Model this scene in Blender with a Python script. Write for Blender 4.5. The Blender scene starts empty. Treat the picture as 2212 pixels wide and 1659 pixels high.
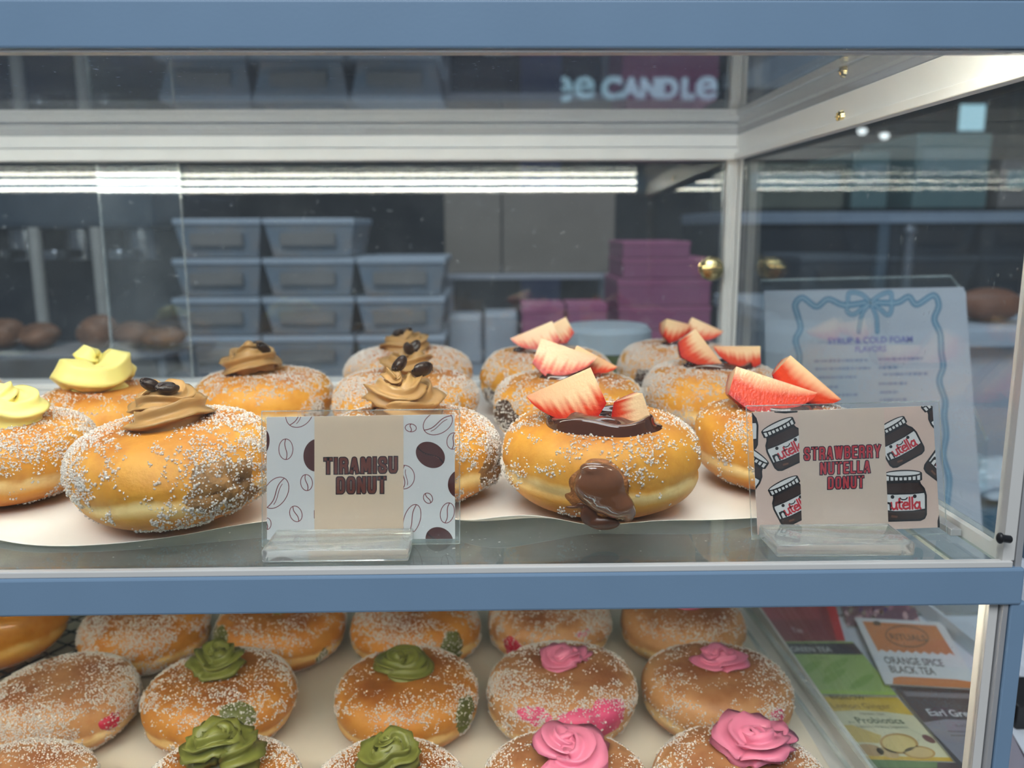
import bpy, bmesh, math, random
import numpy as np
from mathutils import Vector, Matrix, Euler

S = bpy.context.scene
C = S.collection
rnd = random.Random(7)

# ------------------------------------------------------------------ camera
CZ = 1.35
CAM = np.array([0.0, -0.36, CZ])
FPX = 1820.0
FW = np.array([0.01820176, 0.98318532, -0.18170118])
RT = np.array([0.9998095, -0.01917917, -0.00362343])
DN = np.array([-0.00704738, -0.18160061, -0.98334712])
cam = bpy.data.cameras.new('camera')
cam.sensor_fit = 'HORIZONTAL'
cam.sensor_width = 36.0
cam.lens = FPX / 2212 * 36.0
cam.clip_start = 0.01
cam.clip_end = 100
cam.dof.use_dof = True
cam.dof.focus_distance = 0.425
cam.dof.aperture_fstop = 7.5
co = bpy.data.objects.new('camera', cam)
C.objects.link(co)
M = Matrix(((RT[0], -DN[0], -FW[0], CAM[0]), (RT[1], -DN[1], -FW[1], CAM[1]),
            (RT[2], -DN[2], -FW[2], CAM[2]), (0, 0, 0, 1)))
co.matrix_world = M
S.camera = co

# ------------------------------------------------------------------ light and exposure
S.view_settings.view_transform = 'Standard'
S.view_settings.look = 'None'
S.view_settings.exposure = 0.0
S.view_settings.gamma = 1.0
S.view_settings.use_curve_mapping = False
S.cycles.transparent_max_bounces = 40
S.cycles.max_bounces = 14
S.cycles.glossy_bounces = 6
S.cycles.use_denoising = True
S.cycles.sample_clamp_indirect = 80
W = bpy.data.worlds.new('mall_light')
W.use_nodes = True
S.world = W
W.node_tree.nodes['Background'].inputs[0].default_value = (0.74, 0.87, 1.0, 1)
W.node_tree.nodes['Background'].inputs[1].default_value = 0.22


def area(name, loc, size, power, col, target):
    l = bpy.data.lights.new(name, 'AREA')
    l.shape = 'RECTANGLE'
    l.size, l.size_y = size
    l.energy = power
    l.color = col
    o = bpy.data.objects.new(name, l)
    o.location = loc
    o.rotation_euler = (Vector(target) - Vector(loc)).to_track_quat('-Z', 'Y').to_euler()
    C.objects.link(o)
    return o


area('mall_ceiling_lamp', (-0.3, -1.9, 3.3), (2.2, 1.2), 66, (0.90, 0.95, 1.0), (0, 0, 1.2))
area('kiosk_ceiling_lamp', (0.2, 1.6, 3.4), (1.6, 1.0), 22, (0.90, 0.96, 1.0), (0.1, 1.3, 1.0))
LED_STRENGTH = 58.0
LED_LOW_STRENGTH = 44.0

# ------------------------------------------------------------------ helpers


def ray(px, py):
    return FW + RT * ((px - 1106) / FPX) + DN * ((py - 829.5) / FPX)


def at(px, py, x=None, y=None, z=None):
    """point of the place seen at a pixel, on the plane x=, y= or z="""
    d = ray(px, py)
    if y is not None:
        t = (y - CAM[1]) / d[1]
    elif z is not None:
        t = (z - CAM[2]) / d[2]
    else:
        t = (x - CAM[0]) / d[0]
    return CAM + d * t


def tag(o, label=None, cat=None, group=None, kind=None):
    if label:
        o['label'] = label
    if cat:
        o['category'] = cat
    if group:
        o['group'] = group
    if kind:
        o['kind'] = kind
    return o


def empty(name, loc, label, cat, group=None, rot=(0, 0, 0), scale=1.0):
    o = bpy.data.objects.new(name, None)
    o.empty_display_size = 0.02
    o.location = loc
    o.rotation_euler = rot
    o.scale = (scale,) * 3
    C.objects.link(o)
    return tag(o, label, cat, group)


def link(name, me, mat=None, parent=None, loc=(0, 0, 0), rot=(0, 0, 0), scale=None):
    o = bpy.data.objects.new(name, me)
    if mat is not None:
        if not me.materials:
            for m in (mat if isinstance(mat, (list, tuple)) else [mat]):
                me.materials.append(m)
    o.location = loc
    o.rotation_euler = rot
    if scale:
        o.scale = scale
    C.objects.link(o)
    if parent:
        o.parent = parent
    return o


def mesh_np(name, verts, faces, smooth=True):
    me = bpy.data.meshes.new(name)
    me.from_pydata([tuple(v) for v in verts], [], [tuple(f) for f in faces])
    if smooth:
        me.polygons.foreach_set('use_smooth', [True] * len(me.polygons))
    me.update()
    return me


class MB:
    """collects boxes, prisms, tubes into one mesh"""

    def __init__(s):
        s.bm = bmesh.new()

    def box(s, a, b, bev=0.0, seg=2):
        a, b = np.minimum(a, b), np.maximum(a, b)
        t = bmesh.new()
        bmesh.ops.create_cube(t, size=1.0)
        for v in t.verts:
            v.co = Vector((a[i] + (v.co[i] + .5) * (b[i] - a[i]) for i in range(3)))
        if bev > 0:
            bmesh.ops.bevel(t, geom=t.edges[:], offset=bev, segments=seg, profile=0.5, affect='EDGES')
        s.add(t)
        return s

    def add(s, t, mtx=None):
        if mtx is not None:
            t.transform(mtx)
        me = bpy.data.meshes.new('tmp')
        t.to_mesh(me)
        t.free()
        s.bm.from_mesh(me)
        bpy.data.meshes.remove(me)

    def raw(s, verts, faces):
        vs = [s.bm.verts.new(v) for v in verts]
        for f in faces:
            s.bm.faces.new([vs[i] for i in f])
        return s

    def prism(s, pts, axis, a, b):
        """polygon pts (2d) extruded along axis from a to b"""
        def p3(p, w):
            q = list(p)
            q.insert(axis, w)
            return q
        n = len(pts)
        vs = [p3(p, a) for p in pts] + [p3(p, b) for p in pts]
        fs = [list(range(n))[::-1], list(range(n, 2 * n))] + [[i, (i + 1) % n, n + (i + 1) % n, n + i] for i in range(n)]
        s.raw(vs, fs)
        return s

    def cyl(s, p, q, r, seg=16, r2=None):
        p, q = Vector(p), Vector(q)
        d = q - p
        t = bmesh.new()
        bmesh.ops.create_cone(t, cap_ends=True, segments=seg, radius1=r, radius2=r if r2 is None else r2, depth=d.length)
        m = Matrix.Translation((p + q) / 2) @ d.to_track_quat('Z', 'Y').to_matrix().to_4x4()
        s.add(t, m)
        return s

    def lathe(s, prof, seg=32, c=(0, 0, 0)):
        vs, fs = [], []
        n = len(prof)
        for k in range(seg):
            a = 2 * math.pi * k / seg
            for r, z in prof:
                vs.append((c[0] + r * math.cos(a), c[1] + r * math.sin(a), c[2] + z))
        for k in range(seg):
            for i in range(n - 1):
                fs.append((k * n + i, ((k + 1) % seg) * n + i, ((k + 1) % seg) * n + i + 1, k * n + i + 1))
        s.raw(vs, fs)
        return s

    def ball(s, c, r, u=16, v=12):
        t = bmesh.new()
        bmesh.ops.create_uvsphere(t, u_segments=u, v_segments=v, radius=1)
        r = (r, r, r) if isinstance(r, (int, float)) else r
        s.add(t, Matrix.Translation(c) @ Matrix.Diagonal((*r, 1)))
        return s

    def build(s, name, mat=None, parent=None, smooth=False, loc=(0, 0, 0), rot=(0, 0, 0), weld=0):
        bm = s.bm
        if weld:
            bmesh.ops.remove_doubles(bm, verts=bm.verts[:], dist=weld)
        bmesh.ops.recalc_face_normals(bm, faces=bm.faces[:])
        me = bpy.data.meshes.new(name)
        bm.to_mesh(me)
        bm.free()
        if smooth:
            me.polygons.foreach_set('use_smooth', [True] * len(me.polygons))
            try:
                me.set_sharp_from_angle(angle=math.radians(38))
            except Exception:
                pass
        return link(name, me, mat, parent, loc, rot)


# ------------------------------------------------------------------ materials
MATS = {}


def nodes(name):
    m = bpy.data.materials.new(name)
    m.use_nodes = True
    nt = m.node_tree
    nt.nodes.clear()
    out = nt.nodes.new('ShaderNodeOutputMaterial')
    return m, nt, out


def N(nt, kind, **kw):
    n = nt.nodes.new('ShaderNode' + kind)
    for k, v in kw.items():
        if k.startswith('i_'):
            n.inputs[k[2:].replace('_', ' ')].default_value = v
        else:
            setattr(n, k, v)
    return n


def mathn(nt, op, a, b=None, c=None, clamp=False):
    n = nt.nodes.new('ShaderNodeMath')
    n.operation = op
    n.use_clamp = clamp
    for i, v in enumerate((a, b, c)):
        if v is None:
            continue
        if hasattr(v, 'is_output'):
            nt.links.new(v, n.inputs[i])
        else:
            n.inputs[i].default_value = v
    return n.outputs[0]


def noise(nt, scale, detail=3, rough=.5, coord='Object'):
    tc = N(nt, 'TexCoord')
    n = N(nt, 'TexNoise')
    n.inputs['Scale'].default_value = scale
    n.inputs['Detail'].default_value = detail
    n.inputs['Roughness'].default_value = rough
    nt.links.new(tc.outputs[coord], n.inputs['Vector'])
    return n


def ramp(nt, fac, stops):
    r = N(nt, 'ValToRGB')
    e = r.color_ramp.elements
    while len(e) < len(stops):
        e.new(0.5)
    for el, (p, c) in zip(e, stops):
        el.position = p
        el.color = (*c, 1) if len(c) == 3 else c
    nt.links.new(fac, r.inputs[0])
    return r.outputs[0]


def pbr(name, col, rough=.5, metal=0.0, spec=.5, var=.06, vscale=30, bump=0.0, bscale=200, coat=0.0, sss=0.0):
    """a plain surface whose colour drifts a little with noise"""
    if name in MATS:
        return MATS[name]
    m, nt, out = nodes(name)
    b = N(nt, 'BsdfPrincipled')
    n = noise(nt, vscale)
    lo = tuple(max(0, c * (1 - var)) for c in col)
    hi = tuple(min(1, c * (1 + var)) for c in col)
    nt.links.new(ramp(nt, n.outputs[0], [(.3, lo), (.7, hi)]), b.inputs['Base Color'])
    b.inputs['Roughness'].default_value = rough
    b.inputs['Metallic'].default_value = metal
    b.inputs['Specular IOR Level'].default_value = spec
    b.inputs['Coat Weight'].default_value = coat
    if sss:
        b.inputs['Subsurface Weight'].default_value = sss
        b.inputs['Subsurface Radius'].default_value = (.004, .002, .001)
    if bump:
        bn = N(nt, 'Bump')
        bn.inputs['Strength'].default_value = bump
        bn.inputs['Distance'].default_value = 0.001
        n2 = noise(nt, bscale, 4)
        nt.links.new(n2.outputs[0], bn.inputs['Height'])
        nt.links.new(bn.outputs[0], b.inputs['Normal'])
    nt.links.new(b.outputs[0], out.inputs[0])
    MATS[name] = m
    return m


def glass(name, tint=(1, 1, 1), f0=.04, dust=0.0, dscale=60, haze=0.0, hscale=5, hcol=(.8, .85, .9), rough=0.0):
    """clear pane: straight see-through plus a mirror share that rises at grazing angles"""
    m, nt, out = nodes(name)
    geo = N(nt, 'NewGeometry')
    dot = N(nt, 'VectorMath', operation='DOT_PRODUCT')
    nt.links.new(geo.outputs['Normal'], dot.inputs[0])
    nt.links.new(geo.outputs['Incoming'], dot.inputs[1])
    c = mathn(nt, 'ABSOLUTE', dot.outputs['Value'])
    k = mathn(nt, 'POWER', mathn(nt, 'SUBTRACT', 1.0, c, clamp=True), 5.0)
    F = mathn(nt, 'MULTIPLY_ADD', k, 1 - f0, f0)
    tr = N(nt, 'BsdfTransparent')
    tr.inputs[0].default_value = (*tint, 1)
    gl = N(nt, 'BsdfGlossy')
    gl.inputs['Roughness'].default_value = rough
    mx = N(nt, 'MixShader')
    nt.links.new(F, mx.inputs[0])
    nt.links.new(tr.outputs[0], mx.inputs[1])
    nt.links.new(gl.outputs[0], mx.inputs[2])
    res = mx.outputs[0]
    if dust or haze:
        df = N(nt, 'BsdfDiffuse')
        df.inputs[0].default_value = (*hcol, 1)
        fac = None
        if dust:
            n = noise(nt, dscale, 2, .6)
            fac = mathn(nt, 'MULTIPLY', ramp(nt, n.outputs[0], [(.69, (0, 0, 0)), (.74, (1, 1, 1))]), dust)
        if haze:
            n = noise(nt, hscale, 4, .65)
            h = mathn(nt, 'MULTIPLY', ramp(nt, n.outputs[0], [(.35, (0, 0, 0)), (.75, (1, 1, 1))]), haze)
            fac = h if fac is None else mathn(nt, 'ADD', fac, h, clamp=True)
        m2 = N(nt, 'MixShader')
        nt.links.new(fac, m2.inputs[0])
        nt.links.new(res, m2.inputs[1])
        nt.links.new(df.outputs[0], m2.inputs[2])
        res = m2.outputs[0]
    nt.links.new(res, out.inputs[0])
    return m


def emit(name, col, strength):
    m, nt, out = nodes(name)
    e = N(nt, 'Emission')
    e.inputs[0].default_value = (*col, 1)
    e.inputs[1].default_value = strength
    nt.links.new(e.outputs[0], out.inputs[0])
    return m


def print_mat(name, rough=.45, spec=.4):
    m, nt, out = nodes(name)
    b = N(nt, 'BsdfPrincipled')
    a = N(nt, 'Attribute', attribute_name='ink')
    nt.links.new(a.outputs['Color'], b.inputs['Base Color'])
    b.inputs['Roughness'].default_value = rough
    b.inputs['Specular IOR Level'].default_value = spec
    nt.links.new(b.outputs[0], out.inputs[0])
    return m


def srgb(r, g, b):
    f = lambda c: c / 12.92 if c <= .04045 else ((c + .055) / 1.055) ** 2.4
    return tuple(f(v / 255) for v in (r, g, b))


def dough_mat(name, crust, gold, pale, glaze=False):
    m, nt, out = nodes(name)
    b = N(nt, 'BsdfPrincipled')
    tc = N(nt, 'TexCoord')
    sp = N(nt, 'SeparateXYZ')
    nt.links.new(tc.outputs['Object'], sp.inputs[0])
    zn = mathn(nt, 'DIVIDE', sp.outputs[2], 0.050)
    n1 = noise(nt, 28, 3)
    z2 = mathn(nt, 'MULTIPLY_ADD', mathn(nt, 'SUBTRACT', n1.outputs[0], .5), .34, zn)
    col = ramp(nt, z2, [(.0, crust), (.14, crust), (.28, gold), (.37, pale), (.42, pale), (.48, gold), (.80, gold), (1.0, crust)])
    n2 = noise(nt, 55, 5, .65)
    dark = ramp(nt, n2.outputs[0], [(.42, (1, 1, 1)), (.68, (.80, .64, .50))])
    mx = N(nt, 'MixRGB', blend_type='MULTIPLY')
    mx.inputs[0].default_value = .8
    nt.links.new(col, mx.inputs[1])
    nt.links.new(dark, mx.inputs[2])
    nt.links.new(mx.outputs[0], b.inputs['Base Color'])
    b.inputs['Roughness'].default_value = .22 if glaze else .48
    b.inputs['Specular IOR Level'].default_value = .45
    b.inputs['Coat Weight'].default_value = .7 if glaze else 0
    b.inputs['Subsurface Weight'].default_value = .12
    b.inputs['Subsurface Radius'].default_value = (.006, .003, .001)
    bn = N(nt, 'Bump')
    bn.inputs['Strength'].default_value = .25
    bn.inputs['Distance'].default_value = .0012
    n3 = noise(nt, 420, 5, .65)
    nt.links.new(n3.outputs[0], bn.inputs['Height'])
    nt.links.new(bn.outputs[0], b.inputs['Normal'])
    nt.links.new(b.outputs[0], out.inputs[0])
    return m


def sugar_mat():
    m, nt, out = nodes('sugar_crystal')
    b = N(nt, 'BsdfPrincipled')
    b.inputs['Base Color'].default_value = (.94, .90, .85, 1)
    b.inputs['Roughness'].default_value = .18
    b.inputs['Specular IOR Level'].default_value = .6
    t = N(nt, 'BsdfTransparent')
    t.inputs[0].default_value = (1, .97, .92, 1)
    mx = N(nt, 'MixShader')
    mx.inputs[0].default_value = .42
    nt.links.new(b.outputs[0], mx.inputs[1])
    nt.links.new(t.outputs[0], mx.inputs[2])
    nt.links.new(mx.outputs[0], out.inputs[0])
    return m


m_blue = pbr('blue_paint', srgb(120, 147, 174), .38, spec=.4, var=.02, bump=.04, bscale=900)
m_white = pbr('white_aluminium', srgb(214, 212, 208), .32, spec=.5, var=.02)
m_silver = pbr('brushed_aluminium', srgb(190, 190, 192), .35, metal=.4, var=.03)
m_led = emit('led_light', (1.0, .93, .76), LED_STRENGTH)
m_led_low = emit('led_light_low', (1.0, .90, .72), LED_LOW_STRENGTH)
m_pane = glass('clear_pane', (.985, .995, .99), .035)
m_top = glass('top_pane', (.93, .965, .98), .04, dust=.35, dscale=240, haze=.09, hscale=9, hcol=(.45, .55, .85))  # blue haze colour stands in for bluish light scattered in the pane
m_door = glass('acrylic_door', (.96, .98, .99), .045, dust=.12, dscale=150, haze=.028, hscale=7)
m_side = glass('side_pane', (.94, .98, .985), .04, dust=.10, dscale=150, haze=.02, hscale=6)
m_shelf = glass('shelf_pane', (.86, .93, .92), .05, dust=.25, dscale=300, haze=.14, hscale=11, hcol=(.8, .82, .82))  # extra pale haze brightens the shelf in place of its reflection
m_edge = glass('acrylic_edge', (.93, .97, .96), .12, haze=.35, hscale=20, hcol=(.9, .93, .93), rough=.1)
m_sleeve = glass('laminate_film', (.97, .97, .97), .05, haze=.06, hscale=30)
m_brass = pbr('brass', (.72, .55, .26), .22, metal=1.0, var=.05)
m_black = pbr('black_plastic', (.012, .012, .014), .4)
m_sugar = sugar_mat()
m_dough = dough_mat('golden_dough', srgb(190, 120, 48), srgb(222, 158, 58), srgb(244, 212, 144))
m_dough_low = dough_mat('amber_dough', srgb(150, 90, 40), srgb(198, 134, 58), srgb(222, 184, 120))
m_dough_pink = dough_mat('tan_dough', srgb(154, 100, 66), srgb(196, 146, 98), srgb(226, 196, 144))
m_dough_glaze = dough_mat('glazed_dough', srgb(150, 84, 34), srgb(190, 126, 46), srgb(206, 160, 84), True)
m_coffee = pbr('coffee_cream', srgb(174, 134, 82), .38, spec=.4, var=.05, sss=.1)
m_lemon = pbr('lemon_cream', srgb(243, 229, 138), .34, spec=.4, var=.03, sss=.15)
m_matcha = pbr('matcha_cream', srgb(112, 114, 52), .36, spec=.4, var=.06)
m_pink = pbr('berry_cream', srgb(216, 122, 150), .36, spec=.4, var=.05)
m_choc = pbr('chocolate_spread', srgb(76, 38, 20), .09, spec=.7, var=.05, coat=.5)
m_chocmilk = pbr('chocolate_filling', srgb(112, 68, 42), .10, spec=.7, var=.05, coat=.6)
m_bean = pbr('coffee_bean_dark', srgb(46, 28, 18), .3, spec=.5, var=.3, vscale=200, bump=.4, bscale=600)
m_tira = pbr('tiramisu_filling', srgb(150, 108, 60), .6, var=.4, vscale=160, bump=.9, bscale=500)
m_cake = pbr('torn_crumb', srgb(150, 92, 44), .5, var=.45, vscale=220, bump=1.0, bscale=700)
m_matcha_fill = pbr('matcha_filling', srgb(92, 96, 46), .5, var=.2, vscale=120, bump=.4)
m_pink_fill = pbr('berry_filling', srgb(204, 74, 112), .5, var=.2, vscale=90, bump=.4)
m_red_fill = pbr('raspberry_filling', srgb(176, 36, 62), .35, var=.3, vscale=120, bump=.4)
m_nut_fill = pbr('dark_filling', srgb(66, 44, 30), .5, var=.5, vscale=200, bump=.8, bscale=500)
m_lemon_fill = pbr('lemon_filling', srgb(240, 226, 150), .4, var=.05)
m_paper = pbr('parchment', srgb(238, 231, 222), .7, var=.02, bump=.15, bscale=300)
m_print = print_mat('printed_ink')

# ------------------------------------------------------------------ the mall around the kiosk


def struct(name, mb, mat):
    o = mb.build(name, mat)
    o['kind'] = 'structure'
    return o


m_floor = pbr('floor_tile', srgb(120, 118, 114), .3, var=.1, vscale=2)
m_ceil = pbr('dark_ceiling', srgb(60, 66, 78), .8, var=.15, vscale=1)
m_wall = pbr('mall_wall', srgb(66, 80, 96), .7, var=.3, vscale=1.3)
struct('floor', MB().box((-6, -4, -.05), (6, 9, 0)), m_floor)
struct('ceiling', MB().box((-6, 2.2, 3.9), (6, 9, 4.0)), m_ceil)
struct('wall_back', MB().box((-6, 8.9, 0), (6, 9, 3.9)), m_wall)
struct('wall_left', MB().box((-6.1, 2, 0), (-6, 9, 3.9)), m_wall)
struct('wall_right', MB().box((6, 2, 0), (6.1, 9, 3.9)), m_wall)

# ------------------------------------------------------------------ the display case
ZS = CZ - .1498            # shelf top
ZRT, ZRB = CZ + .0893, CZ + .0708   # top rail
ZL = CZ - .1704            # bottom of the shelf rail
XR = .2294                 # inner face of the right side
WD = .4556                 # back plane
XL = -.78
ZB = CZ + .0623            # underside of the beams
ZG = CZ + .0850            # underside of the top glass
ZD = CZ - .336             # lower deck
ZC = CZ - .352             # counter top
case = empty('display_case', (0, 0, ZC), 'two-level pastry display case with pale blue rails and white aluminium frame', 'display case')


def part(name, mb, mat, parent=case, smooth=False):
    """mesh given in world coordinates, kept under the case"""
    o = mb.build(name, mat, parent, smooth)
    o.location = -Vector(parent.location)
    return o


part('top_rail', MB().box((XL, -.004, ZRB), (.2520, .0006, ZRT), .0010).box((XL, -.001, ZRT - .0022), (.2520, .022, ZRT - .0002), .0004), m_blue)
part('top_rail_lip', MB().box((XL, -.0025, ZRB - .0013), (.2500, .0034, ZRB - .0001), .0003), m_silver)
part('shelf_rail', MB().box((XL, -.004, ZL), (.2395, .0008, ZS - .0028), .0012), m_blue)
part('shelf_rail_lip', MB().box((XL, -.003, ZS - .0028), (.2340, .0008, ZS + .0002), .0005), m_white)
part('corner_post', MB().box((.2352, -.003, ZC), (.2430, .008, ZL + .0005), .0008).box((.2402, -.003, ZL + .021), (.2520, .008, ZRB), .0008), m_blue)
part('post_edge', MB().box((.2356, -.002, ZL), (.2386, .006, ZRB), .0004).box((.2322, -.002, ZC), (.2348, .006, ZL), .0004), m_silver)
part('front_post', MB().box((XR + .0004, -.0018, ZS), (.2352, .0055, ZRB), .0005), m_white)
part('glass_edge', MB().box((XR + .0037, .0062, ZS + .003), (XR + .00415, WD - .01, ZS + .0082)), m_edge)
part('front_post', MB().box((XR - .0020, .0006, ZC), (.2318, .0085, ZL), .0006), m_white)


def window_plate(y0, y1, z0, z1, b, r, x0, x1, fy0, fy1, fz0, fz1):
    """upright plate in the side plane with a rounded opening"""
    mb = MB()
    outer = [(y0, z0), (y1, z0), (y1, z1), (y0, z1)]
    iy0, iy1, iz0, iz1 = fy0, fy1, fz0, fz1
    n = 8
    inner = []
    for cy, cz, a0 in ((iy0 + r, iz0 + r, math.pi), (iy1 - r, iz0 + r, 1.5 * math.pi), (iy1 - r, iz1 - r, 0), (iy0 + r, iz1 - r, .5 * math.pi)):
        for k in range(n + 1):
            a = a0 + .5 * math.pi * k / n
            inner.append((cy + r * math.cos(a), cz + r * math.sin(a)))
    m = len(inner)
    per = m // 4
    vs = [(x0, *p) for p in outer] + [(x0, *p) for p in inner] + [(x1, *p) for p in outer] + [(x1, *p) for p in inner]
    o2 = 4 + m
    fs = []
    for q in range(4):
        ids = list(range(q * per, (q + 1) * per))
        for i in ids[:-1]:
            fs.append((q, 4 + i + 1, 4 + i))
            fs.append((o2 + q, o2 + 4 + i, o2 + 4 + i + 1))
        nx = (q + 1) % 4
        last, first = ids[-1], (ids[-1] + 1) % m
        fs.append((q, nx, 4 + first, 4 + last))
        fs.append((o2 + q, o2 + 4 + last, o2 + 4 + first, o2 + nx))
        fs.append((q, o2 + q, o2 + nx, nx))
    for i in range(m):
        j = (i + 1) % m
        fs.append((4 + i, 4 + j, o2 + 4 + j, o2 + 4 + i))
    mb.raw(vs, fs)
    return mb


part('side_frame', window_plate(-.002, WD, ZS - .002, ZB + .004, 0, .004, XR, XR + .0035, .0056, WD - .006, ZS + .0055, ZB + .002), m_white)
part('side_frame', window_plate(.0004, WD, ZD - .004, ZL + .006, 0, .004, XR - .0022, XR - .0002, .0085, WD - .006, ZD + .010, ZL + .004), m_white)
part('side_beam', MB().box((XR - .003, .004, ZB + .006), (XR + .004, WD, ZG), .0005).box((XR - .006, .004, ZB), (XR + .001, WD, ZB + .0058), .0006), m_white)
part('back_beam', MB().box((XL, WD - .004, ZB + .012), (XR, WD + .010, ZG), .0005).box((XL, WD - .009, ZB), (XR, WD + .010, ZB + .011), .0006), m_white)
bp = part('back_post', MB().box((XR - .010, WD - .003, ZS), (XR + .002, WD + .008, ZB + .001), .001).box((XR - .0042, WD - .0055, ZS), (XR - .0006, WD - .003, ZB), .0006), m_white)
part('back_shelf_rail', MB().box((XL, WD - .020, ZS), (XR, WD + .012, ZS + .006), .001), m_white)
part('back_post', MB().box((XR - .010, WD - .003, ZC), (XR, WD + .008, ZS - .005), .001), m_white)
part('top_glass', MB().box((XL, -.002, ZG), (XR + .006, WD + .012, ZG + .004)), m_top)
part('front_glass', MB().box((XL, .0010, ZS + .0003), (XR + .001, .0030, ZRB + .010)), m_pane)
part('front_glass', MB().box((XL, .0012, ZD), (XR - .0026, .0036, ZL + .006)), m_pane)
part('side_glass', MB().box((XR + .0042, .0060, ZS), (XR + .0070, WD, ZB + .004)), m_side)
part('side_glass', MB().box((XR + .0001, .005, ZD), (XR + .0029, WD, ZL + .004)), m_side)
part('shelf_glass', MB().box((XL, .0010, ZS - .006), (XR - .001, WD + .004, ZS - .0001)), m_shelf)
part('side_channel', MB().box((XR - .0065, .030, ZS), (XR - .0012, WD - .02, ZS + .0035), .0004), m_silver)
# sliding acrylic doors at the back: the right hand door leans a little
xd1 = at(400, 590, y=WD + .001)[0]
xd0 = at(225, 560, y=WD + .008)[0]


def door(x0, x1, y0, tilt):
    zc = (ZS + ZB) / 2
    hz = (ZB + .004 - ZS - .006) / 2 - .003
    d = MB().box((x0, -.0015, -hz), (x1, .0015, hz)).build('sliding_door', m_door, case)
    d.location = Vector((0, y0, zc + .003)) - case.location
    d.rotation_euler = (tilt, 0, 0)
    for xx, nm in ((x0, 0), (x1, 1)):
        MB().box((xx - .0006, -.0018, -hz), (xx + .0006, .0018, hz)).build('polished_edge', m_edge, d)
    return d


dR = door(xd0, XR - .011, WD + .0085, math.radians(-1.08))
dL = door(XL, xd1, WD + .0030, math.radians(-1.0))
kp = at(1530, 580, y=WD + .004)
knob = MB().lathe([(0, -.016), (.004, -.016), (.0068, -.014), (.0078, -.0105), (.0065, -.0075), (.0035, -.006), (.0030, -.001), (.0060, 0), (0, 0)], 24)
kb = knob.build('door_knob', m_brass, dR, True)
kb.scale = (1.5, 1.5, 1.5)
kb.location = (kp[0], -.0018, kp[2] - (ZS + ZB) / 2 - .003)
kb.rotation_euler = (-math.pi / 2, 0, 0)
for py_ in (262,):
    sp_ = at(1808, py_, x=XR - .006)
    sc = MB().lathe([(0, .0022), (.0012, .0021), (.0024, .0014), (.0029, 0), (0, 0)], 16)
    sc.box((-.0016, -.0003, .0016), (.0016, .0003, .0024)).box((-.0003, -.0016, .0016), (.0003, .0016, .0024))
    s_ = sc.build('frame_screw', m_brass, case, True)
    s_.location = Vector((XR - .0030, sp_[1], ZB + .0085)) - case.location
    s_.rotation_euler = (0, -math.pi / 2, 0)
    s_.scale = (1.5, 1.5, 1.5)
# small black latch pin at the right front corner
lp = at(2181, 1165, x=XR)
lt = MB().cyl((0, 0, 0), (-.005, -.001, .001), .0018, 12).ball((-.005, -.001, .001), (.0016, .0020, .0026))
l_ = lt.build('latch_pin', m_black, case, True)
l_.location = Vector(lp) - case.location
# LED tubes behind the top rail, shining into the case
for z_ in (.0135, .0030):
    o = part('led_tube', MB().box((XL + .02, .0065, ZRB + z_ - .0015), (XR - .0200, .0100, ZRB + z_ + .0015), .0008), m_led)
part('led_tube', MB().box((XL + .02, .0044, ZL + .002), (XR - .015, .0084, ZL + .006), .0012), m_led_low)
part('led_uplight_shield', MB().box((XL + .01, .0034, ZL + .0074), (XR - .004, .0150, ZL + .0084)), m_white)  # unseen strip added to block the lower tube's upward light
part('lower_deck', MB().box((XL, .0, ZC), (XR - .0005, WD, ZD - .0042)), m_white)
# clear acrylic edge strips down the right hand side of the lower deck
a0, a1 = at(1610, 1310, z=ZD + .022), at(1884, 1659, z=ZD + .022)
for dz, w, nm in ((.022, .0042, 'acrylic_strip'), (.003, .0028, 'acrylic_strip')):
    p0, p1 = at(1612, 1312, z=ZD + .022), at(1884, 1659, z=ZD + .022)
    p0, p1 = Vector(p0), Vector(p1)
    d_ = (p0 - p1).normalized()
    p1 = p1 - d_ * .05
    p0 = p0 + d_ * .06
    sd = d_.cross(Vector((0, 0, 1)))
    zz = ZD + dz
    vs, fs = [], []
    for P in (p1, p0):
        for s, h in ((-1, -1), (1, -1), (1, 1), (-1, 1)):
            vs.append((P.x + sd.x * w / 2 * s, P.y + sd.y * w / 2 * s, zz + h * w * .35))
    fs = [(0, 1, 2, 3), (7, 6, 5, 4)] + [(i, (i + 1) % 4, 4 + (i + 1) % 4, 4 + i) for i in range(4)]
    part(nm, MB().raw(vs, fs), m_edge)

# ------------------------------------------------------------------ donut geometry
R0, H0 = .0525, .050
_kr = {}


def fnoise(P, seed, freq, n=14):
    """smooth pseudo-noise, about -1..1"""
    key = (seed, n)
    if key not in _kr:
        g = np.random.default_rng(seed)
        k = g.normal(size=(n, 3))
        k /= np.linalg.norm(k, axis=1)[:, None]
        _kr[key] = (k * g.uniform(.6, 1.4, (n, 1)), g.uniform(0, 6.28, n))
    k, ph = _kr[key]
    return np.sin(P @ (k.T * freq) + ph).sum(-1) / math.sqrt(n / 2) * .7


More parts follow.
